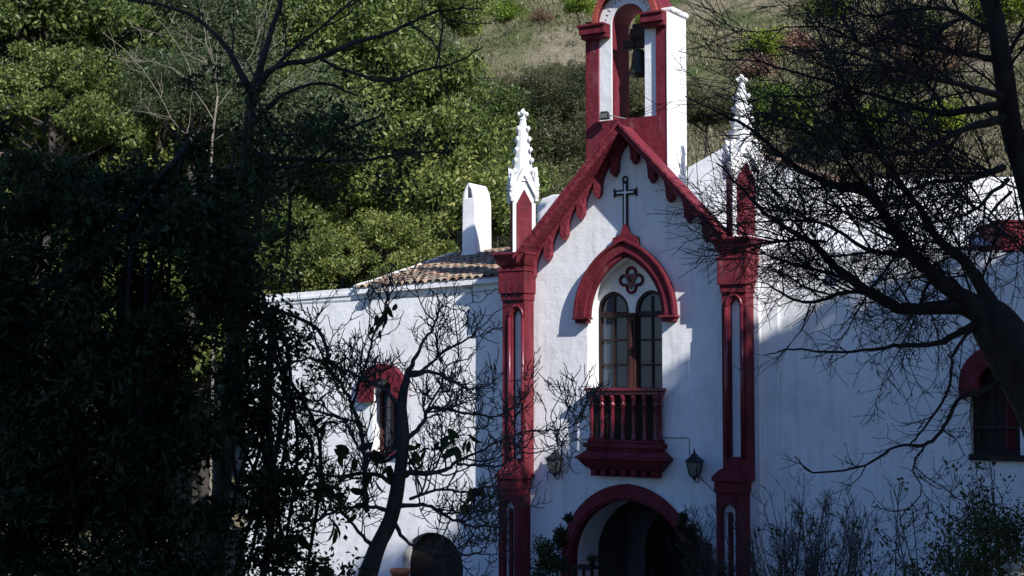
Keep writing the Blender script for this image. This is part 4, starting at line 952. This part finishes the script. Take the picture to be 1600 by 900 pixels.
def dark_left_trees():
    # dense evergreen standing close by on the left, all in shade
    def mk(name, label, blobs, D, lsize, per, dens_layers, trunk, mat='leaf_dark', aspect=.45, droop=.4, sprd=1.0, conn=.10):
        base = at(trunk[0], 980, D); gz = float(terrain(base[0], base[1]))
        t = thing(name, label, 'tree', (base[0], base[1], gz)); o0 = np.array([base[0], base[1], gz]); Pn = []; On = []
        mb = MB(); st = [[base[0], base[1], gz - .1, .12]] + [[*at(a, b, D), c / 2 / FPX * D] for a, b, c in trunk[1]]
        C = catmull(st, 5); mb.tube(C[:, :3], C[:, 3], 8)
        for (px, py, r, w) in blobs:
            k = max(1, int(w + random.random())); 
            for _ in range(k):
                a = random.uniform(0, 6.28); q = math.sqrt(random.random()) * r
                dd = D + random.uniform(-dens_layers, dens_layers)
                c = at(px + q * math.cos(a), py + q * math.sin(a), dd); cl = np.array([c]); rr = np.array([random.uniform(.5, 1.0) * r * .42 / FPX * dd])
                d = RNG.normal(size=(per, 3)); p = c + d * rr[0] * np.array([.75, .75, .6]) * sprd; Pn.append(p); On.append(d)
                if random.random() < conn:
                    j = C[random.randrange(len(C) // 2, len(C)), :3]; m_ = (j + c) / 2 + RNG.normal(size=3) * .1; mb.tube(catmull([j, m_, c], 4), [.012] * 8 + [.005], 5)
        P = np.vstack(Pn) - o0; O = np.vstack(On)
        foliage('foliage', P, lsize, mat, t, aspect=aspect, droop=droop, out=O * .3)
        o = mb.build('trunk_and_limbs', 'bark', t); o.data.transform(Matrix.Translation(-Vector(o0)))
        return t
    B = []
    # main dark body
    for px in range(-40, 400, 62):
        for py in range(330, 980, 70):
            if px > 330: continue
            B.append((px + random.uniform(-15, 15), py, 62, 3 if py < 480 else 4.5))
    B += [(60, 250, 60, 2), (20, 200, 45, 1), (190, 300, 60, 2), (120, 300, 60, 2), (300, 300, 60, 2), (350, 250, 55, 2), (280, 390, 60, 3), (350, 330, 60, 3), (350, 420, 50, 4), (340, 380, 50, 3)]
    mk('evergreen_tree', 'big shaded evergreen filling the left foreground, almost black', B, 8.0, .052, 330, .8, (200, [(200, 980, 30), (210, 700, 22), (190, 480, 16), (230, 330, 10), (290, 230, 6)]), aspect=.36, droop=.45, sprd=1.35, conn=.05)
    B = [(370, 520, 48, 4), (390, 600, 45, 5), (370, 680, 50, 5), (410, 700, 40, 2), (380, 770, 50, 5), (410, 840, 45, 3), (380, 860, 60, 5), (470, 640, 40, 1.5), (445, 500, 38, 2), (380, 450, 45, 3), (480, 880, 50, 3), (350, 600, 50, 4), (500, 560, 50, 1), (350, 480, 50, 4), (460, 540, 45, 2), (470, 740, 50, 2), (500, 820, 50, 2), (430, 620, 40, 2), (530, 870, 50, 1), (400, 500, 30, 3), (405, 570, 30, 3), (410, 650, 32, 3), (415, 730, 32, 3), (410, 800, 35, 4), (420, 870, 38, 4), (392, 460, 24, 3), (450, 780, 36, 3), (460, 860, 40, 3)]
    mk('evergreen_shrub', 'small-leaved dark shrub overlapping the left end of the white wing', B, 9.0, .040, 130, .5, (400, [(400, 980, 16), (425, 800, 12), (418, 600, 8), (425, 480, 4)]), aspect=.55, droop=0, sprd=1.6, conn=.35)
    B = [(470, 190, 60, 5), (440, 230, 60, 6), (540, 240, 55, 4), (600, 255, 50, 4), (660, 225, 40, 2), (560, 210, 50, 3), (390, 180, 45, 3), (380, 240, 50, 5), (410, 300, 55, 5), (480, 280, 45, 3), (420, 350, 50, 4), (330, 160, 50, 2), (520, 200, 35, 2), (460, 380, 45, 3), (400, 400, 50, 4)]  # leaf clusters right of the stem stand in for shade within the far crowns
    mk('dark_bough_tree', 'dark tree leaning in with long bare boughs at upper left, leaf clusters partly standing in for shade', B, 11.0, .055, 95, .8, (360, [(330, 980, 34), (352, 700, 28), (372, 450, 24), (384, 260, 20), (395, 140, 16)]), aspect=.4, sprd=1.35, conn=.12)
    # long bare boughs on that tree
    t = [o for o in COL.objects if o.name.startswith('dark_bough_tree')][0]; D = 11.0
    mb = MB(); tw = MB()
    for sp in ([(392, 150, 18), (430, 105, 9), (490, 93, 8), (550, 69, 7), (610, 51, 6), (640, 36, 5), (685, 18, 4), (751, 13, 2)],
               [(500, 93, 6), (550, 114, 5), (604, 126, 5), (670, 108, 4), (706, 99, 3), (733, 87, 3), (754, 72, 2)],
               [(392, 160, 16), (420, 60, 9), (440, 0, 7), (450, -60, 5)], [(390, 140, 14), (350, 70, 8), (290, 20, 6), (180, -5, 4)],
               [(640, 38, 4), (680, 70, 3), (690, 120, 2.5), (705, 160, 2)], [(680, 108, 3), (690, 60, 3), (690, 0, 2)], [(395, 130, 10), (480, 60, 5), (540, 10, 4), (580, -30, 3)],
               [(388, 240, 14), (470, 250, 7), (560, 250, 5), (640, 240, 4), (700, 238, 2)], [(388, 200, 12), (440, 150, 6), (500, 130, 5), (560, 150, 3)],
               [(685, 18, 3), (700, 30, 2.5), (740, 38, 2), (770, 36, 1.5)]):
        C, r_ = limb(mb, sp, D, kink=.004); twigs(tw, C, r_, 2, 3.2, .5, .14, np.array([0, 0, .05]), rmin=.0024)
    inv = Matrix.Translation(-t.location)
    for m_, nm in ((mb, 'boughs'), (tw, 'twigs')):
        o = m_.build(nm, 'bark', t); o.data.transform(inv)
dark_left_trees()

# ---- background trees
def crown_mesh(name, n, rad, rc, per, size, mat, aspect=.5, flat=.8, shell=.55):
    d = RNG.normal(size=(n, 3)); d /= np.linalg.norm(d, axis=1)[:, None]; d[:, 2] = np.abs(d[:, 2]) * 1.0 - .35 * RNG.random(n)
    C = d * (RNG.uniform(shell, 1, (n, 1))) * np.array(rad); C[:, :2] *= 1 + RNG.normal(size=(n, 1)) * .1
    Rr = rc * RNG.uniform(.6, 1.35, n)
    P, O = clump_points(C, Rr, per, flat)
    o = foliage(name, P, size, mat, None, aspect=aspect, out=O * .5)
    return o.data, C
def trunk_mesh(name, C, H, r):
    mb = MB(); top = C[:, 2].mean()
    stem = [(0, 0, -H), (r * .8, .1, -H * .6), (-.2, r, -H * .25), (0, 0, top * .3), (.2, -.2, top)]
    S = catmull(stem, 4); mb.tube(S, np.linspace(r, r * .25, len(S)), 8)
    for c in C[::3]:
        j = S[RNG.integers(len(S) // 2, len(S))]; m_ = (j + c) / 2 + RNG.normal(size=3) * .3
        mb.tube(catmull([j, m_, c], 3), np.linspace(r * .3, .02, 7), 5)
    return mb
def make_kind(nm, label, cat, n, rad, rc, per, size, mat, H, r, aspect=.5, bark='bark_bg', crown='crown', shell=.55, flat=.8):
    t = thing(nm, label, cat); me, C = crown_mesh(crown, n, rad, rc, per, size, mat, aspect, shell=shell, flat=flat)
    o = [q for q in COL.objects if q.data == me][0]; o.parent = t
    trunk_mesh('trunk', C, H, r).build('trunk', bark, t)
    return t
def put(src, first, px, py, D, s, rz, label, group, sz=None):
    t = src if first else copy_tree(src)
    p = at(px, py, D); t.location = p; t.rotation_euler = (0, 0, rz); t.scale = (s, s, sz or s)
    t['label'] = label; t['group'] = group
    # sit it on the slope: the trunk is long enough to reach the soil
    return t

kA = make_kind('evergreen_oak', 'x', 'tree', 120, (4.2, 4.2, 4.6), .72, 300, .19, 'leaf_bg', 12, .35, flat=.7, aspect=.42)
kB = make_kind('evergreen_oak', 'x', 'tree', 90, (3.6, 3.6, 3.6), .9, 420, .15, 'leaf_bg2', 12, .3, aspect=.35)
gA = 'sunlit evergreen trees behind the chapel on the left'
spots = [
    (kA, 650, 330, 50, 1.0, 0, 'sunlit green evergreen directly behind the left wing and chimney'),
    (kA, 540, 130, 56, 1.15, 1.9, 'tall bright green evergreen reaching the top edge left of the bare hillside'),
    (kA, 510, 340, 52, .9, 4.0, 'sunlit evergreen rising over the left end of the wing roof'),
    (kA, 370, 60, 60, 1.2, 2.6, 'evergreen with pale lit leaves at upper left behind the dark boughs'),
    (kB, 260, 90, 48, 1.05, .5, 'grey-green tree lit through gaps at upper left'),
    (kA, 70, 60, 46, 1.0, 5.1, 'yellow-green leafy tree in the top left corner'),
    (kA, 330, 340, 50, 1.1, 3.3, 'evergreen mostly hidden behind the black foreground tree'),
    (kA, 120, 340, 52, 1.2, .9, 'evergreen seen as bright specks through the leftmost dark foliage'),
    (kB, 440, 230, 47, .8, 2.2, 'grey-green tree between the dark boughs left of centre'),
    (kA, 700, 200, 60, .8, 5.6, 'rounded green crown beside the bare hillside above the chimney'),
    (kA, 745, 300, 57, .62, 2.9, 'low green crown just left of the white pinnacle'),
    (kA, 620, 20, 66, .95, .3, 'distant evergreen at the top edge beside the bare hillside'),
    (kB, 640, 90, 64, .6, 1.3, 'darker green round bush crown near the top right of the trees'),
    (kA, 600, 425, 46, .55, 3.1, 'low green crown just above the tiled edge of the wing roof'),
    (kA, 470, 425, 47, .6, 5.1, 'low green crown above the flat left end of the white wing'),
    (kA, 330, 540, 46, .8, 2.2, 'evergreen low behind the small-leaved shrub at the wing end'),
    (kA, 150, 460, 45, .9, 0.7, 'evergreen crown glimpsed between dark foreground stems'),
    (kA, 80, 190, 42, .62, 3.6, 'small green crown below the yellow-green corner tree'),
    (kB, 300, 170, 43, .6, 0.2, 'grey-green crown behind the leafless sapling'),
    (kA, 60, 560, 50, 1.1, 2.1, 'evergreen low behind the darkest foliage at the left edge'),
    (kA, 260, 520, 54, 1.2, 4.4, 'evergreen behind the black foliage left of the wing wall'),
    (kA, 150, 180, 50, 1.1, 3.9, 'evergreen behind the foreground tree in the upper left'),
    (kA, 250, 250, 55, 1.1, 1.2, 'evergreen behind the black foreground tree below the grey-green crown')]
seen = set()
for src, px, py, D, s, rz, lb in spots:
    put(src, id(src) not in seen, px, py, D, s, rz, lb, gA); seen.add(id(src))

# muted scrub on the slope behind the pinnacle and belfry
kS = make_kind('scrub_tree', 'x', 'shrub', 60, (3.4, 3.4, 2.2), .7, 520, .11, 'leaf_olive', 4, .12, aspect=.45, shell=.3)
gS = 'dull olive scrub on the slope behind the chapel'
S2 = [(850, 250, 62, 1.1, 0, 'dull olive shrub directly behind the left white pinnacle'), (880, 180, 68, 1.0, 1, 'dull olive shrub left of the bell arch'), (800, 200, 70, .9, 2, 'dull olive shrub where the green trees meet the slope'),
      (900, 320, 58, 1.0, 3, 'olive shrub hidden low behind the left gable slope'), (840, 140, 74, .6, 4, 'small olive bush highest on the slope left of the bell arch'), (905, 125, 76, .55, 4.5, 'small dark green bush touching the left edge of the bell arch'),
      (1100, 180, 66, .8, 5, 'olive scrub right of the bell arch behind the twigs'), (1000, 170, 64, .8, .4, 'green scrub seen through the bell arch opening'), (830, 340, 55, 1.0, .7, 'olive shrub behind the base of the left pinnacle'),
      (1280, 215, 62, .6, 2.3, 'olive bush behind the twigs above the rear roofs'), (1420, 120, 70, .8, 3.3, 'olive bush behind the bare crown at upper right')]
for i, (px, py, D, s, rz, lb) in enumerate(S2): put(kS, i == 0, px, py, D, s, rz, lb, gS)
kL = make_kind('lime_bush', 'x', 'bush', 34, (1.1, 1.1, 1.0), .38, 160, .13, 'leaf_lime', 1.4, .05, shell=.2)
gL = 'bright lime bushes on the hillside'
S3 = [(790, 22, 92, 1.0, 0, 'lime bush high on the slope at the top edge'), (905, 10, 88, .9, 1, 'lime bush at the top edge just left of the bell arch'), (722, 108, 70, .8, 2, 'lime bush at the edge of the green trees'), (1195, 75, 66, .9, 3, 'lime bush behind twigs above the right pinnacle'),
      (1222, 178, 58, 1.25, 4, 'brightest lime bush right of the right pinnacle'), (1300, 15, 80, 1.1, 5, 'lime bush behind twigs at the top edge right of centre'), (1430, 45, 74, 1.1, 1.5, 'lime bush behind the upper bare branches'), (1355, 195, 62, .8, 2.5, 'small lime bush amid the dense twigs'), (1470, 190, 60, .9, .5, 'lime bush beside the dark upper trunk'), (1570, 12, 70, 1.5, 3.5, 'lime bush in the top right corner'), (735, 48, 84, .6, 4.4, 'tiny lime bush on the slope by the trees'), (1005, 32, 80, .45, 1.4, 'tiny lime tuft seen through the bell arch')]
for i, (px, py, D, s, rz, lb) in enumerate(S3): put(kL, i == 0, px, py, D, s, rz, lb, gL)
kR = make_kind('rust_bush', 'x', 'bush', 30, (1.2, 1.2, .9), .4, 110, .12, 'leaf_rust', 1.2, .05, shell=.2)
gR = 'rust-brown bushes on the hillside'
S4 = [(1180, 110, 60, .8, 0, 'rust-brown bush by the tip of the right pinnacle'), (1390, 65, 66, 1.2, 1, 'rust-brown bush behind the upper right branches'), (1500, 75, 64, 1.2, 2, 'rust-brown bush left of the dark upper trunk'), (1440, 100, 62, 1.2, 3, 'rust-brown bush in the middle of the bare crown'), (1245, 75, 66, .9, 4, 'rust-brown bush between two lime bushes'), (1300, 340, 41, .45, 5, 'dry brown bush on the roofs behind the right wing'), (1455, 372, 37, .35, 2, 'dry weeds growing on the right wing roof'), (1500, 376, 37.5, .35, 1, 'dry weeds on the right wing roof near the red block'), (845, 28, 88, .7, 1.1, 'dry brown bush high on the open slope')]
for i, (px, py, D, s, rz, lb) in enumerate(S4): put(kR, i == 0, px, py, D, s, rz, lb, gR)

# grass tufts on the visible slope: nobody could count them
def slope_point(px, py):
    d = ray(px, py); t = np.linspace(38, 190, 400); p = CAM[None] + d[None] * t[:, None]
    z = terrain(p[:, 0], p[:, 1]); k = np.argmax(p[:, 2] < z)
    return p[k] if p[k, 2] < z[k] else None
def grass():
    n = 70000; px = RNG.uniform(660, 1660, n); tt = RNG.uniform(45, 135, n)
    d = FWD[None] + RIGHT[None] * ((px - 800) / FPX)[:, None]; p = CAM[None] + d * tt[:, None]
    z = terrain(p[:, 0], p[:, 1]); P = np.stack([p[:, 0], p[:, 1], z - .03], 1)
    patch = np.sin(P[:, 0] * .35 + np.sin(P[:, 1] * .3) * 2) + np.sin(P[:, 1] * .5 + P[:, 0] * .13); keep = (patch + RNG.normal(size=n) * .8 > -.6) & (P[:, 1] > 16); P = P[keep]; patch = patch[keep]
    P = np.repeat(P, 4, 0); patch = np.repeat(patch, 4); P[:, :2] += RNG.normal(size=(len(P), 2)) * .12
    D = RNG.normal(size=(len(P), 3)) * .45; D[:, 2] = 1
    L = RNG.uniform(.15, .5, len(P)); V, Q = leaf_arrays(P, D, L, L * .16, .1)
    o = fast_mesh('dry_grass', V, Q, np.clip(RNG.normal(.5, .2, len(Q)) + patch * .1, 0, 1), 'leaf_dry'); tag(o, 'dry brown and green grass covering the hillside above the chapel', 'grass', kind='stuff')
grass()

def scrub():
    n = 1500; px = RNG.uniform(650, 1650, n); tt = RNG.uniform(50, 140, n)
    d = FWD[None] + RIGHT[None] * ((px - 800) / FPX)[:, None]; p = CAM[None] + d * tt[:, None]
    keep = (np.sin(p[:, 0] * .21 + 2) + np.sin(p[:, 1] * .27 + p[:, 0] * .1) + RNG.normal(size=n) * .5 > .55) & (p[:, 1] > 20); p = p[keep]
    C = np.stack([p[:, 0], p[:, 1], terrain(p[:, 0], p[:, 1]) + .1], 1); rr = RNG.uniform(.15, .6, len(C))
    P = (C[:, None, :] + RNG.normal(size=(len(C), 60, 3)) * rr[:, None, None] * np.array([.7, .7, .4])).reshape(-1, 3)
    o = foliage('low_scrub', P, .16, 'leaf_olive', None, aspect=.4, droop=-.6, tint=np.clip(np.repeat(RNG.uniform(0, 1, len(C)), 60) + RNG.normal(size=len(P)) * .12, 0, 1))
    tag(o, 'low olive and brown scrub scattered over the dry slope', 'scrub', kind='stuff')
scrub()
def pale_sapling():
    D = 38.0; base = at(330, 560, D); gz = float(terrain(base[0], base[1])); t = thing('leafless_sapling', 'pale leafless sapling with sunlit thin twigs in the upper left', 'tree', (base[0], base[1], gz)); mb = MB(); tw = MB()
    st = [[base[0], base[1], gz - .2, .045]] + [[*at(a, b, D), c / 2 / FPX * D] for a, b, c in [(335, 400, 4), (330, 250, 4), (340, 150, 3)]]
    C = catmull(st, 5); mb.tube(C[:, :3], C[:, 3], 8)
    for sp in ([(340, 150, 5), (330, 90, 4), (315, 30, 3), (320, -40, 2)], [(335, 190, 4), (300, 130, 3), (285, 80, 2.5), (240, 20, 2)], [(338, 170, 4), (380, 110, 3), (400, 60, 3), (425, 0, 2)], [(335, 220, 4), (390, 180, 3), (440, 130, 2.5), (520, 90, 2)],
               [(333, 240, 4), (280, 200, 3), (225, 110, 2.5), (160, 50, 2)], [(380, 110, 3), (440, 60, 2.5), (470, 10, 2)], [(300, 130, 3), (250, 100, 2), (170, 95, 2)]):
        C, r_ = limb(mb, [(q[0], q[1], q[2] * .45) for q in sp], D, kink=.02); twigs(tw, C, r_, 2, 1.3, 1.3, .12, np.array([0, 0, .4]), rmin=.006)
    inv = Matrix.Translation(-t.location)
    for m_, nm in ((mb, 'trunk_and_limbs'), (tw, 'twigs')): m_.build(nm, 'twig_pale', t).data.transform(Matrix.Translation(-Vector((base[0], base[1], gz))))
pale_sapling()

# ---- shrubs at the foot of the walls
def shoots(name, label, cat, px, py, D, n, h, spread, leafy, mat='leaf_dark', lsize=.05, wob=.12, twig=5., lean=0., group=None):
    p = at(px, py, D); gz = float(terrain(p[0], p[1])); t = thing(name, label, cat, (p[0], p[1], gz), 0, group); mb = MB(); tips = []
    H0 = p[2] - gz
    for i in range(n):
        d = np.array([RNG.normal() * spread + lean, RNG.normal() * spread, 1.0]); L = (H0 + h * RNG.uniform(.5, 1.1))
        P, r_ = walk((RNG.normal() * .2, RNG.normal() * .2, 0), d, L, .014, .004, 10, wob * .6, np.array([0, 0, .2]))
        mb.tube(P, r_, 5, cap=False); k0 = int(10 * H0 / L * .7)
        twigs(mb, P[k0:], r_[k0:], 2, twig, .35, wob, np.array([0, 0, .5]), rmin=.0032, tips=tips, shrink=.55)
    mb.build('stems', 'bark', t)
    if leafy and tips:
        T = np.array(tips); T = T[RNG.integers(0, len(T), leafy)] + RNG.normal(size=(leafy, 3)) * .02
        foliage('leaves', T, lsize, mat, t, aspect=.5)
    return t
shoots('twiggy_shrub', 'bare twiggy shrub growing against the right side of the right pier', 'shrub', 1240, 900, 22, 60, 1.3, .26, 700, lsize=.035, twig=10.)
shoots('twiggy_shrub', 'thin upright bare shrub on the blue shaded wall right of the pier shrub', 'shrub', 1290, 900, 20, 18, 1.2, .2, 220, lsize=.04, twig=6.)
shoots('upright_shrub', 'dark bush with upright bare shoots in the lower right corner', 'shrub', 1530, 880, 14, 34, 1.0, .26, 2600, lsize=.045)
shoots('leafy_sprig', 'sparse leafy sprigs in front of the shaded wall near the bottom', 'shrub', 1410, 900, 16, 12, .75, .4, 380, lsize=.06)
def bush(name, label, blobs, D, lsize, per, mat='leaf_dark', aspect=.5):
    base = at(blobs[0][0], 980, D); gz = float(terrain(base[0], base[1])); t = thing(name, label, 'bush', (base[0], base[1], gz)); o0 = np.array([base[0], base[1], gz]); Pn = []; mb = MB()
    for px, py, r, k in blobs:
        for _ in range(k):
            a = random.uniform(0, 6.28); q = math.sqrt(random.random()) * r; c = at(px + q * math.cos(a), py + q * math.sin(a), D + random.uniform(-.35, .35))
            p = c + RNG.normal(size=(per, 3)) * r * .34 / FPX * D; Pn.append(p)
            if random.random() < .4: mb.tube([o0, (o0 + c) / 2 + RNG.normal(size=3) * .1, c], [.015, .01, .004], 5)
    foliage('leaves', np.vstack(Pn) - o0, lsize, mat, t, aspect=aspect)
    mb.build('stems', 'bark', t).data.transform(Matrix.Translation(-Vector(o0)))
bush('dark_bush', 'dense dark bush in the bottom right corner below the arched window', [(1560, 820, 45, 5), (1510, 850, 45, 5), (1590, 870, 60, 6), (1490, 890, 45, 5), (1540, 900, 70, 7), (1450, 910, 30, 2)], 13, .042, 170)
bush('door_bush', 'green leafy bush at the left foot of the arched doorway', [(860, 870, 22, 5), (850, 900, 28, 7), (872, 840, 14, 3), (884, 815, 8, 1)], 29.5, .07, 260, 'leaf_big')
bush('climbing_plant', 'green climber hanging over the right side of the arched doorway', [(1072, 820, 10, 2), (1084, 838, 14, 3), (1093, 865, 16, 4), (1098, 895, 20, 5), (1078, 855, 12, 2), (1078, 885, 16, 3), (1066, 806, 6, 1)], 29.3, .07, 170, 'leaf_big')

# white post at the lower right corner, and the bench in the porch
p = at(1590, 893, 13.0); gz = float(terrain(p[0], p[1])); zt = at(1590, 881, 13.0)[2]
t = thing('white_post', 'white rendered post top showing at the bottom right corner', 'post', (p[0], p[1], gz))
MB().box(-.10, .16, -.12, .12, 0, zt - gz - .04).build('shaft', 'white_smooth', t, bevel=.02); MB().box(-.12, .18, -.14, .14, zt - gz - .037, zt - gz).build('cap', 'white_smooth', t, bevel=.02)
x, z = F(918, 886, -.5); t = thing('table', 'small dark table with a pot plant in front of the arched doorway', 'table', (x, -.5, 0))
MB().box(-.28, .22, -.25, .25, z - .03, z + .02).build('tabletop', 'dark_wood', t, bevel=.01)
for sx in (-.24, .18):
    for sy in (-.2, .2): MB().box(sx, sx + .05, sy, sy + .05, 0, z - .033).build('leg', 'dark_wood', t)
t = thing('potted_plant', 'spiky little dark plant in a pot on the table by the doorway', 'plant', (x + .12, -.5, z + .022))
MB().lathe([(.05, 0), (.07, .1), (.075, .12), (.06, .12)], n=12).build('pot', 'dark_wood', t)
P = np.zeros((40, 3)); P[:, 2] = .1; foliage('leaves', P, .2, 'leaf_big', t, aspect=.15, droop=-1.2)

# ---- tall evergreens up the bank on the right (they shade the yard)
kW = make_kind('tall_evergreen', 'tall evergreen on the bank to the right, outside the picture', 'tree', 150, (2.9, 2.9, 6.2), 1.15, 330, .42, 'leaf_dark', 12, .4, aspect=.7, shell=.1)
gW = 'tall evergreens on the right bank outside the picture'
row = [(20.5, -4.2, 16.8), (20.5, -6.8, 18.4), (20.8, -9.6, 20.2), (20.5, -12.4, 21.4), (20.5, -15.5, 21.5), (20.5, -19, 20.5), (20.3, -22.5, 20), (20.5, -26, 20), (20.5, -29.5, 19), (21, -33, 18), (24, -2.5, 19.0), (25, -8, 20), (25, -14, 21), (30, .5, 21)]
for i, (x, y, zt) in enumerate(row):
    t = kW if i == 0 else copy_tree(kW)
    t.location = (x, y, zt - 6.4); t.rotation_euler = (0, 0, i * 1.7); t['group'] = gW

# ================================================================== LIGHT, SKY, CAMERA
SUN = np.array([2.2, -1.0, 1.6]); SUN /= np.linalg.norm(SUN)
elev = math.asin(SUN[2]); az = math.atan2(SUN[0], SUN[1])
w = bpy.data.worlds.new('World'); SC.world = w; w.use_nodes = True; nt = w.node_tree
sky = nt.nodes.new('ShaderNodeTexSky'); sky.sky_type = 'NISHITA'; sky.sun_disc = False
sky.sun_elevation = elev; sky.sun_rotation = az; sky.air_density = 1.0; sky.dust_density = .5; sky.ozone_density = 6.0
bg = nt.nodes['Background']; hs = nt.nodes.new('ShaderNodeHueSaturation'); hs.inputs['Saturation'].default_value = 1.15; hs.inputs['Hue'].default_value = .512; nt.links.new(sky.outputs[0], hs.inputs['Color']); nt.links.new(hs.outputs[0], bg.inputs['Color']); bg.inputs['Strength'].default_value = .105
sl = bpy.data.lights.new('sun', 'SUN'); sl.energy = 4.5; sl.angle = R(.53); sl.color = (1, .975, .95)
so = bpy.data.objects.new('sun', sl); link(so); so.rotation_euler = Vector(SUN).to_track_quat('Z', 'Y').to_euler(); so.location = (20, -20, 30)

cd = bpy.data.cameras.new('camera'); cam = bpy.data.objects.new('camera', cd); link(cam)
cd.sensor_width = 36; cd.lens = 36 * FPX / 1600; cd.clip_start = .1; cd.clip_end = 1000
Mx = Matrix(((RIGHT[0], UP[0], -FWD[0]), (RIGHT[1], UP[1], -FWD[1]), (RIGHT[2], UP[2], -FWD[2])))
cam.matrix_world = Matrix.Translation(Vector(CAM)) @ Mx.to_4x4()
SC.camera = cam
SC.view_settings.view_transform = 'Standard'; SC.view_settings.look = 'None'; SC.view_settings.exposure = .5; SC.view_settings.gamma = 1
SC.view_settings.use_curve_mapping = False
SC.render.engine = 'CYCLES'; SC.cycles.max_bounces = 6
